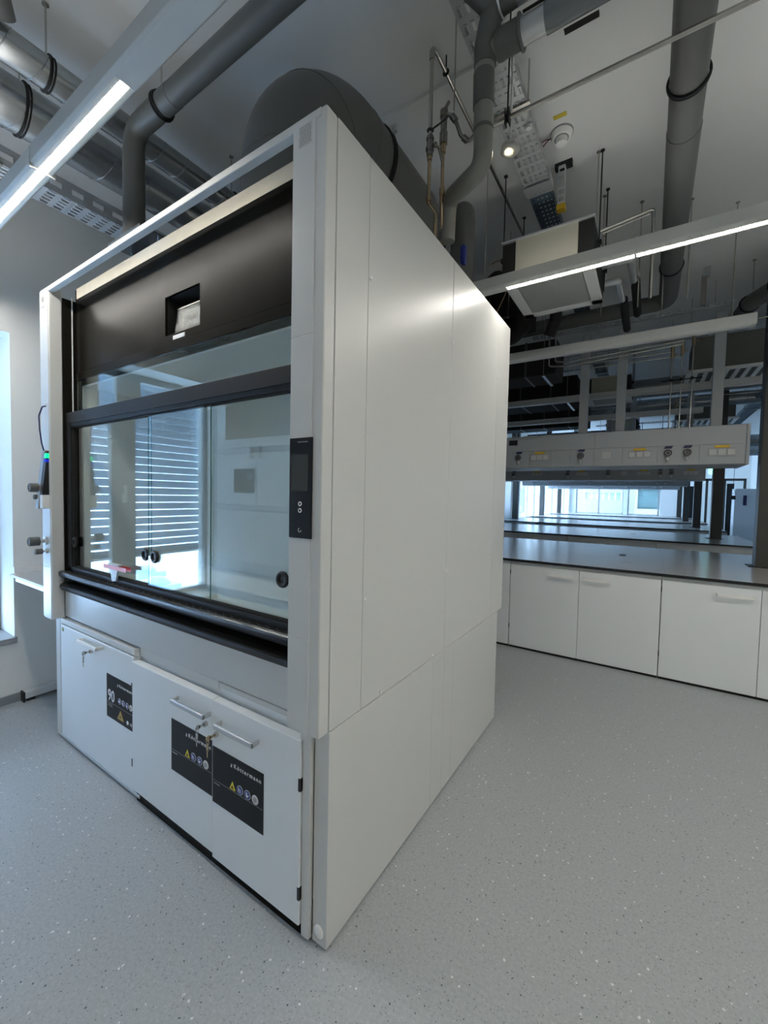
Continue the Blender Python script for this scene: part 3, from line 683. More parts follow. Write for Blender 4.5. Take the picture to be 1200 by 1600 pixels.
# ------------------------------------------------------------------ bench rows
ROWY = [3.24, 6.75, 10.15, 13.65, 17.1]
ORD = ['first', 'second', 'third', 'fourth', 'fifth']
def cab_unit(x0, x1, yf, label):
    t = thing('bench_cabinet', label, 'cabinet', ((x0+x1)/2, yf+0.3, 0), 'white cabinets under the benches')
    build('body', MB().box(x0+0.002, x1-0.002, yf+0.052, yf+0.60, 0.02, 0.885), M_door, t)
    build('plinth', MB().box(x0+0.002, x1-0.002, yf+0.045, yf+0.05, 0.0, 0.022), M_rubber, t)
    xm = (x0+x1)/2
    for (a, b_, ha) in ((x0+0.004, xm-0.002, xm-0.275), (xm+0.002, x1-0.004, xm+0.035)):
        d_ = build('door', MB().box(a, b_, yf+0.03, yf+0.05, 0.024, 0.862), M_door, t, 0.002)
        bar_handle(d_, ha, ha+0.225, 0.795, yf+0.03, 0.042, 0.022, M_wallwhite)
        hxx = x0+0.001 if a < xm-0.1 else x1-0.009
        build('hinge', MB().box(hxx, hxx+0.008, yf+0.034, yf+0.048, 0.20, 0.24).box(hxx, hxx+0.008, yf+0.034, yf+0.048, 0.76, 0.80), M_anod, d_)
    return t
def tap_part(parent, x, y, z):
    t = build('gas_tap', MB().cyl((x, y, z), (x, y-0.03, z), 0.026, 18).cyl((x, y-0.02, z-0.03), (x, y-0.02, z-0.085), 0.010, 10).ball((x, y-0.022, z-0.055), 0.020, 12, 8), M_silver, parent)
    build('tap_knob', MB().ring((x, y-0.035, z), (0, 1, 0), 0.028, 0.007, 22, 6).cyl((x, y-0.03, z), (x, y-0.040, z), 0.018, 16), mat('tap_knob_dark', (0.06, 0.06, 0.06), 0.4), t)
    build('tap_label', MB().prism([(x-0.035, z+0.045), (x+0.028, z+0.045), (x+0.042, z+0.072), (x-0.022, z+0.072)], 'y', y, y-0.002), M_navy, t)
def socket_part(parent, x, y, z):
    t = build('socket_strip', MB().box(x-0.10, x+0.10, y-0.006, y, z-0.038, z+0.038), M_wing, parent, 0.002)
    for k in (-1, 0, 1): build('socket', MB().box(x+k*0.068-0.029, x+k*0.068+0.029, y-0.014, y-0.006, z-0.028, z+0.028), mat('socket_white', (0.56, 0.57, 0.57), 0.45), t, 0.003)
    build('socket_label', MB().box(x-0.055, x+0.055, y-0.016, y, z+0.042, z+0.064), M_yellow, t)
def wing(yf, label):
    y0, y1, z0, z1, xa, xb = yf+0.80, yf+1.42, 1.895, 2.262, -2.2, 1.60
    t = thing('service_wing', label, 'service wing', ((xa+xb)/2, (y0+y1)/2, z0), 'hanging media wings')
    build('housing', MB().box(xa, xb, y0+0.008, y1, z0, z1), M_wing, t, 0.004)
    zs = 2.085
    b = MB()
    for a, c in ((xa, -1.0), (-1.0, 0.322), (0.322, 1.575)): b.box(a+0.002, c-0.002, y0, y0+0.008, zs+0.002, z1)
    build('upper_front', b, M_wing, t, 0.002)
    b = MB(); xs = [xa, -1.3, -0.8, -0.36, -0.12, 0.085, 0.322, 0.59, 0.90, 1.235, 1.575]
    for a, c in zip(xs, xs[1:]): b.box(a+0.0015, c-0.0015, y0, y0+0.008, z0+0.004, zs-0.002)
    build('lower_front', b, M_wing, t, 0.0015)
    build('end_cap', MB().box(xb-0.022, xb+0.004, y0-0.004, y1+0.004, z0-0.004, z1+0.004), M_wing, t, 0.004)
    for x in (-1.9, -1.5, -0.48, 0.195, 0.985, 1.14): tap_part(t, x, y0, 2.015)
    for x in (-1.05, -0.24, 0.745, 1.405): socket_part(t, x, y0, 2.010)
    build('data_socket', MB().box(0.40, 0.49, y0-0.006, y0, 1.975, 2.05).box(0.425, 0.465, y0-0.010, y0-0.006, 1.995, 2.025), mat('socket_white', (0.56, 0.57, 0.57), 0.45), t, 0.002)
    build('port', MB().box(-0.60, -0.50, y0-0.004, y0, 2.165, 2.225), M_anod, t)
    for x in (-1.6, -0.9, 0.165, 0.54, 1.38):
        s_ = build('support', MB().box(x-0.045, x+0.045, yf+1.07, yf+1.15, z1, 3.42), M_wing, t, 0.003)
        build('foot_plate', MB().box(x-0.13, x+0.05, yf+1.03, yf+1.19, z1, z1+0.018), M_wing, s_)
    return t
cabs = []; 
xu = [-2.25, -1.60, -0.32, 0.966, 2.25]
place = ['hidden end unit', 'second unit from the fume hood side', 'middle unit', 'unit at the open right end']
for x0, x1, pl_ in ((-1.60, -0.32, 'unit mostly hidden behind the fume hood'), (-0.32, 0.966, 'unit just right of the fume hood'), (0.966, 2.25, 'unit at the right edge of the view')):
    cabs.append((cab_unit(x0, x1, ROWY[0], 'white two-door cabinet of the first bench row, '+pl_), pl_))
w0 = wing(ROWY[0], 'white hanging service wing with taps and sockets above the first bench row')
def worktop(yf, k):
    b = MB().box(-2.6 if k else -1.62, 2.25, yf, yf+2.2, 0.896, 0.920)
    for i, f_ in enumerate(b.f):
        if len({round(b.v[q].z, 5) for q in f_}) > 1: b.mi[i] = 1
    t = thing('bench_worktop', 'long grey worktop with black edge, %s bench row from the camera' % ORD[k], 'worktop', (0, yf+1.1, 0.896))
    build('slab', b, [M_wtop, M_edge], t)
    build('under_rail', MB().box(-2.6 if k else -1.6, 2.24, yf+0.06, yf+2.14, 0.886, 0.896), M_silver, t)
    if k < 3:
        build('joint', MB().box(0.985, 0.987, yf+0.002, yf+2.19, 0.920, 0.9204), M_edge, t)
        p = MB()
        for (x, y) in ((0.62, 1.08), (0.62, 1.16)): p.cyl((x, yf+y, 0.920), (x, yf+y, 0.922), 0.034, 20)
        build('cable_port', p, M_blackplastic, t)
        build('port_cover', MB().cyl((0.68, yf+0.55, 0.920), (0.68, yf+0.55, 0.9215), 0.05, 20).cyl((1.18, yf+0.42, 0.920), (1.18, yf+0.42, 0.9215), 0.045, 20), M_wtop, t)
    return t
def column(x, y, label, w_=0.075, z0=0.92):
    t = thing('service_column', label, 'column', (x, y, z0), 'dark columns on the benches')
    build('shaft', MB().box(x-w_, x+w_, y-w_, y+w_, z0, ZC), M_post, t, 0.004)
    build('base_flange', MB().box(x-w_-0.05, x+w_+0.02, y-w_-0.03, y+w_+0.02, z0, z0+0.006), M_anod, t)
    return t
for k, yf in enumerate(ROWY):
    worktop(yf, k)
    if k:
        for c, pl_ in cabs: copy_tree(c, (0, yf-ROWY[0], 0), 'white two-door cabinet of the %s bench row, %s' % (ORD[k], pl_))
        if k < 4: copy_tree(w0, (0, yf-ROWY[0], 0), 'white hanging service wing with taps and sockets above the %s bench row' % ORD[k])
        column(-2.45, yf+1.1, 'dark square column at the window end of the %s bench row' % ORD[k])
    column(1.80, yf+1.11, 'dark square column at the open end of the %s bench row' % ORD[k])
for k, yf in enumerate(ROWY[1:]):
    tag(build('bench_side_box', MB().box(-2.58, -1.62, yf+0.05, yf+2.1, 0.0, 0.885), M_door), 'white closed end unit of the %s bench row by the windows' % ORD[k+1], 'cabinet')

# mounting rails over the wings
def slotted_rail(x0, x1, y, z, label, m=M_tray, grp='slotted rails over the benches'):
    t = thing('slotted_rail', label, 'rail', ((x0+x1)/2, y, z), grp)
    b = MB().box(x0, x1, y-0.02, y-0.017, z, z+0.012).box(x0, x1, y-0.02, y-0.017, z+0.028, z+0.04).box(x0, x1, y-0.02, y+0.02, z+0.037, z+0.04).box(x0, x1, y-0.02, y+0.02, z, z+0.003)
    x = x0
    while x < x1: b.box(x, min(x+0.018, x1), y-0.02, y-0.017, z+0.01, z+0.03); x += 0.045
    build('channel', b, m, t)
    b = MB()
    for x in (x0+0.1, x1-0.15): b.cyl((x, y, z+0.04), (x, y, ZC), 0.004, 6)
    build('hanger', b, M_steel, t)
    return t
rl = slotted_rail(-0.4, 1.46, 4.2, 3.43, 'slotted steel rail carrying the supports over the first bench row')
for k in range(1, 4): copy_tree(rl, (0, 3.45*k, 0), 'slotted steel rail carrying the supports over the %s bench row' % ORD[k])
rl2 = slotted_rail(-1.6, 1.3, 4.55, 3.28, 'lower slotted steel rail behind the supports of the first bench row')
for k in range(1, 3): copy_tree(rl2, (0, 3.45*k, 0), 'lower slotted steel rail behind the supports of the %s bench row' % ORD[k])

# ------------------------------------------------------------------ ducts and pipes
def ringclamp(parent, c, axis, R, rod=True, zt=ZC, r=0.006, m=None, side=None):
    cl = build('clamp', MB().ring(c, axis, R+0.004, r, 30, 6).ring((c[0]+0.014*axis[0], c[1]+0.014*axis[1], c[2]), axis, R+0.003, r*0.6, 30, 6), m or M_anod, parent)
    if rod: build('threaded_rod', MB().cyl((c[0], c[1], c[2]+R), (c[0], c[1], zt), 0.004, 8).cyl((c[0], c[1], zt-0.006), (c[0], c[1], zt), 0.014, 10), M_steel, cl)
# big plastic exhaust duct on the hood
t = thing('exhaust_duct', 'thick dark grey plastic duct rising from the top of the fume hood and bending away', 'duct', (-0.568, 0.438, 2.64))
DX, DY, DZ, DR, DB = -0.568, 0.438, 3.311, 0.238, 0.34
P = [(DX, DY, 2.64), (DX, DY, DZ-DB)]
for i in range(1, 21):
    a = PI/2*i/20; P.append((DX, DY+DB*(1-math.cos(a)), DZ-DB+DB*math.sin(a)))
P.append((DX, 1.42, DZ))
build('duct_body', MB().tube(P, DR, 56), M_pp, t)
build('weld_seam', MB().ring((DX, DY, DZ-DB+0.01), (0, 0, 1), DR, 0.003, 56, 5).ring((DX, DY+DB*0.29, DZ-DB+DB*0.71), (0, 0.71, 0.71), DR, 0.0025, 56, 5).ring((DX, DY+DB, DZ), (0, 1, 0), DR, 0.0025, 56, 5), M_pp, t)
cl = build('clamp', MB().ring((DX, 0.90, DZ), (0, 1, 0), DR+0.004, 0.006, 56, 6).ring((DX, 0.917, DZ), (0, 1, 0), DR+0.003, 0.009, 56, 6), M_rubber, t)
build('clamp_screw', MB().cyl((DX+0.225, 0.895, DZ+0.13), (DX+0.225, 0.93, DZ+0.13), 0.008, 8).box(DX+0.205, DX+0.245, 0.899, 0.917, DZ+0.115, DZ+0.147), M_silver, cl)
build('threaded_rod', MB().cyl((DX, 0.908, DZ+DR), (DX, 0.908, ZC), 0.005, 8), M_steel, cl)
build('steel_collar', MB().cyl((DX, 1.42, DZ), (DX, 1.62, DZ), DR-0.012, 44), M_galv, t)
# thinner pipe at left
t = thing('vent_pipe', 'dark grey plastic pipe running along the ceiling at left and dropping behind the hood beam', 'pipe', (-1.35, 0.11, 2.786))
P = bend([(1.8, 0.11, 3.30), (-1.35, 0.11, 3.30), (-1.35, 0.11, 2.786)], 0.09, 12)
build('pipe_body', MB().tube(P, 0.047, 26), M_pp, t)
build('sleeve', MB().cyl((-1.35, 0.11, 2.786), (-1.35, 0.11, 3.20), 0.049, 26).cyl((-1.24, 0.11, 3.30), (-1.0, 0.11, 3.30), 0.0485, 26), M_pp, t)
ringclamp(t, (-1.10, 0.11, 3.30), (1, 0, 0), 0.049); ringclamp(t, (0.7, 0.11, 3.30), (1, 0, 0), 0.049)
tag(build('roof_bracket', MB().box(-1.51, -1.20, 0.06, 0.26, 2.776, 2.786).box(-1.49, -1.48, 0.16, 0.25, 2.64, 2.776).box(-1.23, -1.22, 0.16, 0.25, 2.64, 2.776), M_galv), 'dark slotted metal bracket lying on top of the fume hood below the vent pipe', 'bracket')
# spiral ducts at left
def spiral(x, z, r, y0, y1, label, clampys, pitch=0.16):
    t = thing('spiral_duct', label, 'duct', (x, (y0+y1)/2, z))
    build('duct_body', MB().cyl((x, y0, z), (x, y1, z), r, 36), M_galv, t)
    n = int((y1-y0)/pitch*18); h = [(x+(r+0.001)*math.cos(2*PI*i/18), y0+pitch*i/18, z+(r+0.001)*math.sin(2*PI*i/18)) for i in range(n)]
    build('seam', MB().tube(h, 0.0022, 5), M_galv, t)
    for y in clampys: ringclamp(t, (x, y, z), (0, 1, 0), r, m=M_rubber)
    return t
spiral(-1.50, 3.40, 0.066, -1.9, 4.5, 'slimmer galvanised spiral duct under the ceiling at upper left', (-0.19, 0.78), 0.13)
spiral(-1.80, 3.38, 0.112, -1.9, 4.5, 'thicker galvanised spiral duct below the slimmer one at upper left', (-0.20, 1.1), 0.19)
tag(build('drain_pipe', MB().tube(bend([(-1.32, -2.0, 3.50), (-1.32, -0.42, 3.50), (-1.42, -0.36, 3.44)], 0.06), 0.045, 18), M_pp), 'dark pipe end in the very top left corner of the view', 'pipe')
# cable trays
def tray(x0, x1, y0, y1, z, label, m, h=0.05, pitch=0.05, hang=(), grp='perforated cable trays'):
    t = thing('cable_tray', label, 'cable tray', ((x0+x1)/2, (y0+y1)/2, z), grp)
    b = MB(); n = 5; w_ = (x1-x0)
    for i in range(n):
        a = x0+w_*i/n; b.box(a, a+w_/n*(0.55 if i else 0.4), y0, y1, z, z+0.0015)
    b.box(x1-w_*0.05, x1, y0, y1, z, z+0.0015)
    y = y0; k = 0
    while y < y1:
        b.box(x0, x1, y, y+pitch*0.42, z-0.0006, z+0.001)
        for q in range(n):   # embossed rims round the slots
            a = x0+w_*(q+0.5)/n; b.box(a, a+w_/n*0.5, y+pitch*0.38, y+pitch*0.46, z-0.005, z)
        y += pitch
    build('base', b, m, t)
    b = MB()
    for x in (x0, x1-0.0015):
        b.box(x, x+0.0015, y0, y1, z, z+h*0.35).box(x, x+0.0015, y0, y1, z+h*0.65, z+h)
        y = y0
        while y < y1: b.box(x, x+0.0015, y, y+0.05, z+h*0.3, z+h*0.7); y += 0.11
    b.box(x0, x0+0.008, y0, y1, z+h-0.0015, z+h).box(x1-0.008, x1, y0, y1, z+h-0.0015, z+h)
    build('side_rail', b, m, t)
    for y in hang:
        build('hanger', MB().cyl((x0-0.01, y, z-0.01), (x0-0.01, y, ZC), 0.004, 8).cyl((x1+0.01, y, z-0.01), (x1+0.01, y, ZC), 0.004, 8).box(x0-0.02, x1+0.02, y-0.012, y+0.012, z-0.014, z-0.001), M_steel, t)
    return t
tray(-2.30, -2.12, -1.9, 6.0, 3.26, 'perforated cable tray along the upper left wall below the spiral ducts', M_tray, 0.10, 0.07, (-0.2, 0.9, 2.2))
tray(0.105, 0.258, -0.9, 1.80, 3.50, 'perforated galvanised cable tray running away overhead beside the grey bent pipe', M_tray, 0.05, 0.075, (0.35, 1.18))
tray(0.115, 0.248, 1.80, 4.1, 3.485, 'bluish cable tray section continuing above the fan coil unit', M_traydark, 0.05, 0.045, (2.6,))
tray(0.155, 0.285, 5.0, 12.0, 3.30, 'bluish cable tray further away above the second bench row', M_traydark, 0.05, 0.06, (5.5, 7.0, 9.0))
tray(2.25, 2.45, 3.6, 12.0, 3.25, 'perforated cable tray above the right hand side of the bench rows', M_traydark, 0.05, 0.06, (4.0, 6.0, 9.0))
# cover plates bolted on the tray
tag(build('tray_joint_plate', MB().box(0.100, 0.263, 1.74, 1.84, 3.480, 3.483).box(0.100, 0.102, 1.74, 1.84, 3.48, 3.54).box(0.261, 0.263, 1.74, 1.84, 3.48, 3.54), M_silver), 'thin joint plate between the galvanised and the bluish cable tray', 'plate')
# bent plastic pipe on the right
t = thing('bent_drain_pipe', 'grey plastic pipe with double bend hanging down behind the fume hood roof', 'pipe', (0.05, 0.9, 2.7))
P = bend([(0.36, 0.70, 3.33), (0.219, 0.70, 3.33), (0.226, 0.70, 2.885), (-0.03, 0.93, 2.985), (-0.045, 0.95, 2.80)], 0.055, 9)
build('pipe_body', MB().tube(P, 0.039, 26), mat('mid_grey_pipe', (0.26, 0.26, 0.235), 0.4, vary=0.05), t)
build('socket', MB().cyl((0.27, 0.70, 3.33), (0.37, 0.70, 3.33), 0.049, 30).ring((0.365, 0.70, 3.33), (1, 0, 0), 0.052, 0.006, 30, 6), M_pp, t)
build('socket', MB().cyl((0.219, 0.70, 3.25), (0.221, 0.70, 3.12), 0.042, 26), M_pp, t)
build('branch', MB().tube(bend([(0.36, 0.64, 3.43), (0.27, 0.645, 3.43), (0.225, 0.69, 3.34), (0.222, 0.70, 3.28)], 0.06), 0.044, 26).tube([(0.27, 0.645, 3.43), (0.20, 0.60, 3.50), (0.17, 0.50, 3.56)], 0.044, 26), M_pp, t)
build('clamp', MB().ring((0.30, 0.64, 3.43), (1, 0, 0), 0.049, 0.006, 30, 6), M_silver, t)
build('pipe_end', MB().cyl((0.223, 0.70, 3.035), (0.223, 0.70, 3.02), 0.0405, 26), M_pp, t)
t = thing('silver_pipe', 'foil wrapped silver pipe with glossy grey sleeve at the top edge', 'pipe', (0.6, 0.70, 3.33))
build('pipe_body', MB().cyl((0.37, 0.70, 3.33), (0.84, 0.70, 3.33), 0.043, 26), M_silver, t)
build('sleeve', MB().cyl((0.455, 0.70, 3.33), (0.84, 0.70, 3.33), 0.047, 26), mat('sleeve_grey', (0.20, 0.22, 0.23), 0.25, metal=0.4), t)
build('upper_pipe', MB().cyl((0.36, 0.64, 3.43), (0.84, 0.64, 3.43), 0.044, 26), M_silver, t)
build('tie_strap', MB().box(0.38, 0.46, 0.652, 0.660, 3.352, 3.358), M_rubber, t)
# dark recess plate in the ceiling
tag(build('ceiling_vent', MB().box(0.435, 0.578, 1.100, 1.150, ZC-0.012, ZC), M_rubber), 'small dark rectangular opening in the ceiling right of the silver pipe', 'vent')
# stainless pipe across
t = thing('steel_pipe', 'thin shiny stainless pipe crossing the ceiling to the upper right corner', 'pipe', (1.0, 0.885, 3.19))
build('pipe_body', MB().cyl((0.17, 0.885, 3.2), (2.6, 0.885, 3.2), 0.0095, 16), M_steel, t)
build('clamp', MB().ring((0.262, 0.885, 3.2), (1, 0, 0), 0.013, 0.004, 16, 6).box(0.252, 0.256, 0.872, 0.9, 3.17, 3.235).box(0.268, 0.272, 0.872, 0.9, 3.17, 3.235).cyl((0.262, 0.885, 3.21), (0.262, 0.885, ZC), 0.0035, 8), M_anod, t)
build('pipe_cap', MB().cyl((0.17, 0.885, 3.2), (0.20, 0.885, 3.2), 0.012, 14), M_blackplastic, t)
# gas pipes with valves
t = thing('gas_pipe', 'left one of two thin vertical gas pipes above the fume hood roof', 'pipe', (-0.07, 0.80, 2.64))
build('copper_tube', MB().tube(bend([(-0.055, 0.84, 2.64), (-0.055, 0.84, 2.88), (-0.072, 0.80, 2.905), (-0.072, 0.80, 3.12)], 0.02), 0.0085, 12).cyl((-0.072, 0.80, 2.915), (-0.072, 0.80, 2.935), 0.0115, 12).cyl((-0.072, 0.80, 3.10), (-0.072, 0.80, 3.12), 0.0115, 12), M_brass, t)
build('steel_tube', MB().tube(bend([(-0.072, 0.80, 3.12), (-0.072, 0.80, 3.61), (-0.072, 0.86, 3.62), (-0.072, 3.2, 3.62)], 0.04), 0.0095, 12), M_steel, t)
build('valve', MB().cyl((-0.072, 0.80, 3.12), (-0.072, 0.80, 3.21), 0.0155, 8).cyl((-0.072, 0.80, 3.14), (-0.072, 0.80, 3.16), 0.019, 6).cyl((-0.072, 0.80, 3.19), (-0.072, 0.80, 3.205), 0.018, 6).ball((-0.045, 0.80, 3.16), 0.012, 10, 6), M_chrome, t)
build('clamp', MB().ring((-0.072, 0.80, 3.235), (0, 0, 1), 0.013, 0.004, 16, 6).cyl((-0.072, 0.80, 3.235), (0.0, 0.82, 3.27), 0.004, 8).cyl((-0.072, 0.95, 3.63), (-0.072, 0.95, ZC), 0.004, 8).ring((-0.072, 0.95, 3.62), (0, 1, 0), 0.014, 0.004, 16, 6), M_anod, t)
build('coupling', MB().cyl((-0.072, 1.35, 3.62), (-0.072, 1.40, 3.62), 0.0125, 12).cyl((-0.072, 0.80, 3.55), (-0.072, 0.80, 3.59), 0.0125, 12), M_steel, t)
t = thing('gas_pipe', 'right one of two thin gas pipes above the fume hood, with curved pigtail', 'pipe', (-0.03, 0.88, 2.64))
build('copper_tube', MB().tube(bend([(-0.075, 0.95, 2.64), (-0.072, 0.95, 2.80), (-0.035, 0.86, 2.93), (-0.028, 0.85, 2.97), (-0.028, 0.85, 3.17)], 0.02), 0.0085, 12).cyl((-0.028, 0.85, 2.955), (-0.028, 0.85, 2.99), 0.013, 12).cyl((-0.028, 0.85, 3.15), (-0.028, 0.85, 3.20), 0.0135, 10), M_brass, t)
build('valve', MB().cyl((-0.028, 0.85, 3.19), (-0.028, 0.85, 3.24), 0.020, 8).cyl((-0.028, 0.85, 3.24), (-0.028, 0.85, 3.31), 0.0155, 12).cyl((-0.028, 0.85, 3.31), (-0.028, 0.85, 3.34), 0.020, 8).cyl((-0.028, 0.85, 3.34), (-0.015, 0.87, 3.39), 0.008, 8), M_chrome, t)
build('pigtail', MB().tube(bend([(-0.028, 0.85, 3.33), (0.02, 0.86, 3.30), (0.045, 0.88, 3.22), (0.075, 0.90, 3.19), (0.11, 0.90, 3.21), (0.13, 0.90, 3.24)], 0.03), 0.009, 10).cyl((0.01, 0.857, 3.305), (0.026, 0.865, 3.28), 0.015, 8).cyl((0.055, 0.885, 3.21), (0.072, 0.898, 3.195), 0.014, 8), M_chrome, t)
build('lever', MB().tube(bend([(-0.045, 0.80, 3.16), (-0.035, 0.82, 3.155), (-0.028, 0.85, 3.10)], 0.02), 0.006, 8), M_chrome, t)
tag(build('threaded_rod', MB().cyl((0.045, 0.80, 3.27), (0.045, 0.80, ZC), 0.0035, 8), M_steel), 'thin threaded rod between the gas pipes and the bent grey pipe', 'rod')
tag(build('valve_handle', MB().box(-0.10, -0.045, 1.06, 1.09, 3.06, 3.14), M_blue, bevel=0.006), 'small blue valve handle left of the bend of the grey pipe', 'handle')
tag(build('valve_handle', MB().box(-0.065, -0.035, 1.16, 1.20, 2.80, 2.90), M_blue, bevel=0.01), 'small blue valve handle below the end of the grey bent pipe', 'handle')
t = thing('upright_vent_pipe', 'upright dark grey pipe standing on the rear of the fume hood roof', 'pipe', (-0.30, 1.75, 2.64))
build('pipe_body', MB().cyl((-0.28, 1.70, 2.64), (-0.28, 1.70, 3.35), 0.075, 30).tube(bend([(-0.28, 1.70, 3.30), (-0.28, 1.70, 3.45), (-0.35, 1.9, 3.5)], 0.06), 0.075, 30), M_pp, t)
build('pipe_socket', MB().cyl((-0.28, 1.70, 2.9), (-0.28, 1.70, 3.38), 0.080, 30), M_pp, t)
# big grey pipe on the right
t = thing('ceiling_duct', 'long dark grey duct under the ceiling at upper right, bending left above the benches', 'duct', (0.925, 1.6, 3.3))
P = bend([(0.922, -1.9, 3.40), (0.922, 3.74, 3.40), (-1.2, 3.80, 3.40)], 0.12, 10)
build('duct_body', MB().tube(P, 0.071, 32), M_pp, t)
build('duct_body', MB().cyl((0.922, 1.62, 3.40), (0.922, 3.55, 3.40), 0.074, 32), M_pp, t)
for y in (1.33, 3.05): ringclamp(t, (0.922, y, 3.40), (0, 1, 0), 0.074)
# elbowed duct at the right edge
t = thing('sloping_duct', 'dark grey elbowed duct cut by the right edge of the picture', 'duct', (1.75, 3.9, 3.3))
build('duct_body', MB().tube(bend([(2.8, 3.1, 3.38), (1.75, 3.70, 3.38), (1.56, 4.02, 3.36), (1.50, 4.5, 3.36)], 0.1, 8), 0.07, 26), M_pp, t)
build('clamp', MB().ring((1.68, 3.80, 3.375), (-0.5, 0.85, 0), 0.074, 0.006, 28, 6).ring((1.55, 4.06, 3.36), (-0.1, 1, 0), 0.074, 0.008, 28, 6), M_rubber, t)
for (x, y) in ((1.55, 3.95), (1.72, 3.45)): tag(build('threaded_rod', MB().cyl((x, y, 3.44), (x, y, ZC), 0.004, 8).cyl((x, y, ZC-0.006), (x, y, ZC), 0.014, 10), M_steel), 'thin threaded rod hanging over the elbowed duct at the right edge', 'rod', 'rods over the elbowed duct')

# ------------------------------------------------------------------ smoke detector, downlight, bracket
t = thing('smoke_detector', 'round white smoke detector on the ceiling', 'smoke detector', (0.329, 1.704, 3.64))
cx, cy = 0.329, 1.70
build('base_shade_ring', MB().cyl((cx, cy, ZC), (cx, cy, ZC-0.008), 0.064, 36), M_inkgrey, t)
build('detector_body', MB().cyl((cx, cy, ZC-0.008), (cx, cy, ZC-0.034), 0.060, 36, 0.050), M_wallwhite, t, 0.002)
build('groove_shade', MB().cyl((cx, cy, ZC-0.034), (cx, cy, ZC-0.037), 0.040, 32), M_inkgrey, t)  # shade below the sensor head, put in as grey colour
build('sensor_head', MB().cyl((cx, cy, ZC-0.037), (cx, cy, ZC-0.066), 0.033, 28, 0.030), M_wallwhite, t, 0.002)
build('wire', MB().tube([(cx-0.05, cy-0.01, ZC-0.01), (cx-0.08, cy-0.005, ZC-0.02), (cx-0.12, cy+0.02, ZC-0.03)], 0.003, 6).tube([(cx-0.05, cy+0.0, ZC-0.012), (cx-0.085, cy-0.02, ZC-0.02), (cx-0.12, cy-0.005, ZC-0.012)], 0.003, 6), M_redcap, t)
tag(build('detector_label', MB().box(0.305, 0.375, 1.565, 1.592, ZC-0.003, ZC), M_yellowtape), 'small yellow label on the ceiling beside the smoke detector', 'label')
t = thing('emergency_light', 'small round lit emergency light hanging under the cable tray', 'lamp', (0.262, 0.938, 3.09))
build('lens_body', MB().cyl((0.262, 0.938, 3.12), (0.262, 0.938, 3.098), 0.038, 28, 0.043).ball((0.262, 0.938, 3.10), 0.042, 24, 10, (1, 1, 0.35)), mat('frosted_cover', (0.55, 0.54, 0.50), 0.25), t)
build('light_point', MB().ball((0.258, 0.926, 3.086), 0.0075, 12, 8), mat('spot_glow', (1, 1, 1), 0.4, emit=(1.0, 0.88, 0.6), estr=120, vary=0), t)
build('stem', MB().cyl((0.262, 0.938, 3.12), (0.262, 0.938, 3.50), 0.005, 8), M_wallwhite, t)
tag(build('tray_button', MB().cyl((0.240, 1.31, 3.492), (0.240, 1.31, 3.475), 0.014, 20), M_wallwhite), 'small white disc under the cable tray beside the emergency light', 'disc')
t = thing('slotted_bracket', 'slotted steel bracket with a yellow end cap beside the cable tray', 'bracket', (0.33, 1.9, 3.4))
bx_, by_ = 0.295, 1.94
b = MB().box(bx_-0.045, bx_+0.06, by_-0.02, by_+0.02, ZC-0.035, ZC)
build('ceiling_plate', b, M_anod, t, 0.003)
b = MB().box(bx_-0.022, bx_-0.016, by_-0.02, by_+0.02, 3.43, ZC-0.03).box(bx_+0.016, bx_+0.022, by_-0.02, by_+0.02, 3.43, ZC-0.03)
z = 3.43
while z < 3.66: b.box(bx_-0.02, bx_+0.02, by_-0.021, by_-0.018, z, z+0.02); z += 0.045
build('channel', b, M_silver, t)
build('end_cap', MB().box(bx_-0.026, bx_+0.026, by_-0.024, by_+0.024, 3.40, 3.435), M_yellow, t, 0.003)

# ------------------------------------------------------------------ fan coil units
def fancoil(label):
    x0, x1, y0, y1 = -0.035, 0.51, 1.80, 2.44
    t = thing('fan_coil_unit', label, 'fan coil', ((x0+x1)/2, (y0+y1)/2, 2.96), 'fan coil units under the ceiling')
    build('casing', MB().box(x0+0.085, x1-0.085, y0, y1-0.02, 2.99, 3.22), M_beige, t, 0.003)
    for xx in (x0, x1-0.084): build('insulation', MB().box(xx, xx+0.084, y0+0.003, y1-0.02, 2.99, 3.21), M_rubber, t)
    build('top_flange', MB().box(x0-0.005, x1+0.005, y0-0.012, y1, 3.215, 3.225), M_silver, t)
    build('grille_frame', MB().box(x0, x1, y0-0.04, y0+0.03, 2.965, 2.985).box(x0, x1, y1-0.07, y1, 2.965, 2.985).box(x0, x0+0.07, y0, y1, 2.965, 2.985).box(x1-0.07, x1, y0, y1, 2.965, 2.985), M_wallwhite, t, 0.002)
    build('filter_panel', MB().box(x0+0.074, x1-0.074, y0+0.034, y1-0.074, 2.969, 2.983), mat('filter_grey', (0.42, 0.43, 0.42), 0.7), t)
    for (x, y) in ((x0-0.012, y0+0.06), (x1+0.012, y0+0.16), (x0-0.012, y1-0.1), (x1+0.012, y1-0.1)):
        build('hanger', MB().cyl((x, y, 3.0), (x, y, ZC), 0.004, 8).box(x-0.015, x+0.015, y-0.012, y+0.012, 3.13, 3.155).cyl((x, y, ZC-0.006), (x, y, ZC), 0.013, 10), M_anod, t)
    return t
fc = fancoil('beige and white fan coil unit hanging just right of the fume hood roof')
for k, l in enumerate(('second', 'third', 'fourth')): copy_tree(fc, (0.08, 3.45*(k+1), -0.05), 'beige and white fan coil unit hanging before the %s bench row' % l)
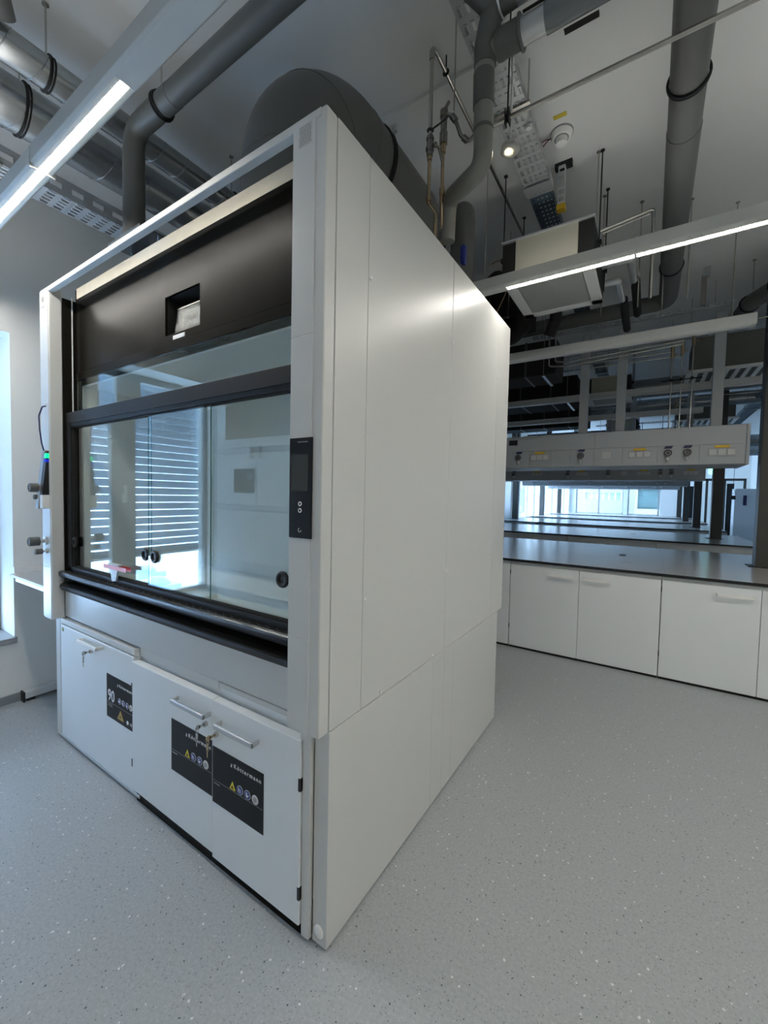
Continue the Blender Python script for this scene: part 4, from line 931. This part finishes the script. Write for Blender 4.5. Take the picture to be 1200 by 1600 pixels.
# black insulated hoses round the unit
def hose(pts, r, label, m=M_rubber, n=16):
    return tag(build('insulated_hose', MB().tube(bend(pts, r*1.6, 6), r, n), m), label, 'hose')
hose([(-0.12, 2.1, 3.12), (-0.20, 2.2, 3.22), (-0.34, 2.35, 3.24), (-0.45, 2.5, 3.1)], 0.055, 'thick black insulated hose curling out left of the nearest fan coil unit')
hose([(-0.05, 2.5, 2.98), (-0.20, 2.62, 2.92), (-0.8, 2.65, 2.92)], 0.075, 'black insulated duct low behind the rear edge of the fume hood roof')
hose([(0.18, 2.40, 3.1), (0.16, 2.62, 3.0), (0.10, 2.66, 2.88)], 0.045, 'black insulated hose hanging down below the nearest fan coil unit')
def boxduct(x0, x1, y0, y1, z0, z1, label):
    t = thing('insulated_duct', label, 'duct', ((x0+x1)/2, (y0+y1)/2, z0), 'black insulated ducts left of the fan coil units')
    build('duct_body', MB().box(x0, x1, y0, y1, z0, z1), M_rubber, t, 0.012)
    b = MB(); x = x0+0.3
    while x < x1: b.box(x, x+0.02, y0-0.004, y1+0.004, z0-0.004, z1+0.004); x += 0.42
    build('joint_tape', b, mat('tape_grey', (0.05, 0.055, 0.06), 0.4), t)
    for x in (x0+0.25, x1-0.12):
        build('hanger', MB().cyl((x, y0-0.012, z0), (x, y0-0.012, ZC), 0.004, 6).box(x-0.015, x+0.015, y0-0.02, y1+0.01, z0-0.016, z0-0.005), M_steel, t)
    return t
boxduct(-1.5, -0.06, 2.46, 2.90, 3.02, 3.32, 'black insulated rectangular duct beside the nearest fan coil unit')
bd = boxduct(-1.9, -0.02, 3.62, 4.05, 2.84, 3.20, 'black insulated rectangular duct above the first bench row')
boxduct(-2.8, -0.05, 5.25, 5.9, 2.90, 3.25, 'black insulated rectangular duct in the aisle behind the first bench row')
copy_tree(bd, (-0.1, 3.45, 0), 'black insulated rectangular duct above the second bench row')
copy_tree(bd, (-0.1, 6.90, 0.05), 'black insulated rectangular duct above the third bench row')
t = thing('heating_pipes', 'pair of thin metal pipes bending up left of the first wing supports', 'pipes', (0.25, 3.75, 2.95))
build('pipe', MB().tube(bend([(-0.08, 3.56, ZC), (-0.08, 3.56, 2.90), (0.10, 3.56, 2.88), (1.05, 3.56, 2.93)], 0.04), 0.009, 10), M_steel, t)
build('pipe', MB().tube(bend([(-0.02, 3.56, ZC), (-0.02, 3.56, 2.94), (0.10, 3.56, 2.92), (1.05, 3.56, 2.96)], 0.04), 0.009, 10), M_steel, t)
tag(build('loose_cable', MB().tube(bend([(-0.20, 2.0, 3.22), (-0.12, 2.03, 3.26), (-0.06, 2.0, 3.16), (-0.08, 2.05, 3.02), (-0.2, 2.2, 2.95)], 0.05), 0.004, 6), M_brass), 'thin loose cable beside the black hose at the fan coil unit', 'cable')
# foil pipes right of the fan coil
for k, (y, z) in enumerate(((2.30, 3.16), (2.45, 3.10))):
    t = thing('foil_pipe', ('upper' if k == 0 else 'lower')+' foil wrapped pipe leaving the right side of the nearest fan coil unit', 'pipe', (0.6, y, z))
    build('pipe_body', MB().tube(bend([(0.50, y, z), (0.68-0.08*k, y, z), (0.68-0.08*k, y+0.03, z-0.0), (0.70-0.08*k, y+0.5, z-0.02)], 0.02), 0.024, 16), M_silver, t)
    build('insulation', MB().tube([(0.70-0.08*k, y+0.3, z-0.012), (0.70-0.08*k, y+0.9, z-0.03)], 0.03, 14), M_rubber, t)
t = thing('condensate_pipe', 'thin bent metal pipe right of the nearest fan coil unit running down to the rail', 'pipe', (0.7, 2.3, 3.2))
build('pipe_body', MB().tube(bend([(0.50, 2.02, 3.24), (0.80, 2.10, 3.33), (0.80, 2.18, 3.33), (0.80, 2.30, 3.28), (0.80, 2.32, 2.88)], 0.03), 0.010, 12), M_steel, t)
build('pipe_body', MB().cyl((0.52, 2.10, 3.27), (0.78, 2.14, 3.33), 0.006, 8), M_steel, t)
for (x, y, h_) in ((0.501, 1.958, 3.2), (0.497, 2.40, 3.2), (0.72, 2.6, 2.95), (0.45, 2.9, 2.9), (1.02, 2.75, 3.0), (1.30, 2.96, 2.875), (0.87, 3.0, 3.0)):
    tag(build('threaded_rod', MB().cyl((x, y, h_), (x, y, ZC), 0.0042, 8).cyl((x, y, ZC-0.006), (x, y, ZC), 0.014, 10), M_steel), 'thin threaded rod hanging from the ceiling near the fan coil unit', 'rod', 'rods near the fan coil unit')
t = thing('strut_post', 'vertical grey strut with slotted head hanging above the first bench row', 'strut', (1.20, 3.9, 3.4))
build('strut_body', MB().box(1.175, 1.215, 3.88, 3.92, 3.36, 3.64), mat('strut_taupe', (0.24, 0.22, 0.21), 0.5), t)
build('strut_head', MB().box(1.180, 1.235, 3.87, 3.93, 3.62, ZC), M_tray, t)

# gas droppers above each wing
def droppers(dy, label):
    t = thing('gas_manifold', label, 'pipes', (1.1, 4.35+dy, 2.3), 'gas pipes dropping to the media wings')
    for (x, zt) in ((0.99, 3.16), (1.075, 3.19), (1.165, 3.27)):
        d_ = build('drop_pipe', MB().cyl((x, 4.3+dy, 2.262), (x, 4.3+dy, zt), 0.006, 8), M_steel, t)
        build('valve', MB().cyl((x, 4.3+dy, zt-0.14), (x, 4.3+dy, zt-0.02), 0.017, 8).cyl((x, 4.3+dy, zt-0.10), (x+0.05, 4.3+dy, zt-0.10), 0.007, 8), M_brass, d_)
        build('clamp', MB().ball((x, 4.3+dy, 2.80), 0.018, 10, 6), M_rubber, d_)
    build('feed_pipe', MB().tube(bend([(1.165, 4.3+dy, 3.20), (1.165, 4.3+dy, 3.29), (2.6, 4.25+dy, 3.29)], 0.05), 0.010, 10), M_steel, t)
    build('feed_pipe', MB().cyl((-0.4, 4.3+dy, 3.09), (1.0, 4.3+dy, 3.09), 0.008, 8).cyl((-0.1, 4.34+dy, 3.05), (1.08, 4.34+dy, 3.05), 0.008, 8), M_steel, t)
    build('clamp_bar', MB().cyl((0.90, 4.32+dy, 2.80), (1.25, 4.32+dy, 2.80), 0.006, 8), M_anod, t)
    return t
gm = droppers(0, 'row of thin gas pipes with valves dropping to the first service wing')
for k in range(1, 4): copy_tree(gm, (0, 3.45*k, 0), 'row of thin gas pipes with valves dropping to the %s service wing' % ORD[k])
# supply ducts across the room behind
def cross_duct(x0, x1, y, z, r, label):
    t = thing('cross_duct', label, 'duct', ((x0+x1)/2, y, z), 'galvanised ducts crossing over the benches')
    build('duct_body', MB().cyl((x0, y, z), (x1, y, z), r, 24), M_galv, t)
    b = MB(); x = x0+0.3
    while x < x1: b.ring((x, y, z), (1, 0, 0), r+0.002, 0.004, 24, 5); x += 0.35
    build('seam', b, M_galv, t)
cross_duct(0.6, 4.5, 6.1, 3.15, 0.13, 'galvanised duct crossing right above the second bench row')
cross_duct(-2.7, 4.5, 8.15, 3.30, 0.11, 'galvanised duct crossing the room behind the second service wing')
cross_duct(-2.7, 4.5, 12.35, 3.05, 0.15, 'galvanised duct crossing the room behind the third service wing')
cross_duct(0.6, 4.5, 15.4, 3.1, 0.15, 'galvanised duct crossing right near the far end of the room')
t = thing('air_outlet', 'large ceiling air outlet box with louvred underside over the right end of the first wing', 'air outlet', (1.55, 5.3, 3.0))
build('box', MB().box(1.20, 2.05, 4.95, 5.55, 3.03, 3.40), mat('outlet_olive', (0.17, 0.18, 0.16), 0.6), t, 0.004)
b = MB().box(1.15, 2.10, 4.90, 4.95, 3.0, 3.03).box(1.15, 2.10, 5.55, 5.60, 3.0, 3.03).box(1.15, 1.20, 4.90, 5.60, 3.0, 3.03).box(2.05, 2.10, 4.90, 5.60, 3.0, 3.03)
for k in range(9): b.box(1.22+k*0.093, 1.26+k*0.093, 4.95, 5.55, 3.005, 3.02)
build('louvre', b, M_wallwhite, t)
copy_tree(t, (0, 3.45, 0), 'large ceiling air outlet box with louvred underside over the right end of the second wing')

# ------------------------------------------------------------------ far end, right side
t = thing('glass_partition', 'dark framed glass partition with doors at the far right', 'partition', (2.6, 18, 0))
b = MB()
for x in (1.9, 2.55, 3.05, 3.6): b.box(x, x+0.07, 18.0, 18.1, 0, 2.35)
b.box(1.9, 3.67, 18.0, 18.1, 2.30, 2.38)
build('partition_frame', b, M_post, t)
build('door_leaf', MB().box(2.02, 2.30, 18.02, 18.06, 0, 2.1).box(3.15, 3.35, 18.02, 18.06, 0, 2.2), M_rubber, t)
build('partition_glass', MB().box(2.3, 3.6, 18.04, 18.05, 0, 2.3), M_win, t)
tag(build('exit_sign', MB().box(2.33, 2.52, 15.0, 15.03, 2.38, 2.56).cyl((2.36, 15.015, 2.56), (2.36, 15.015, ZC), 0.004, 6).cyl((2.49, 15.015, 2.56), (2.49, 15.015, ZC), 0.004, 6), M_exit), 'small lit green escape route sign at the far right of the room', 'sign')
text('lettering', '→', 0.12, M_ink, bpy.data.objects['exit_sign'], (2.37, 14.998, 2.42))
for k in range(2):
    t = thing('locker', ('left' if k == 0 else 'right')+' one of two pale blue lockers by the far right wall', 'locker', (3.25+0.5*k, 15.4, 0))
    build('locker_body', MB().box(3.0+0.5*k, 3.48+0.5*k, 15.2, 15.7, 0, 1.95), mat('locker_blue', (0.62, 0.66, 0.70), 0.5), t)
    build('vent_slot', MB().box(3.2+0.5*k, 3.28+0.5*k, 15.19, 15.2, 1.45, 1.75), M_navy, t)
tag(build('pull_handle', MB().cyl((2.95, 15.1, 1.95), (2.95, 15.1, ZC), 0.006, 6).tube([(2.88, 15.1, 1.80), (2.95, 15.1, 1.95), (3.02, 15.1, 1.80), (2.88, 15.1, 1.80)], 0.008, 6).box(2.89, 3.01, 15.09, 15.11, 1.62, 1.74), M_anod), 'hanging triangular pull handle of an emergency shower by the lockers', 'handle')
struct('trim_6', MB().box(1.26, 1.95, 22.0, 22.3, 0, 2.05), M_wallwhite)
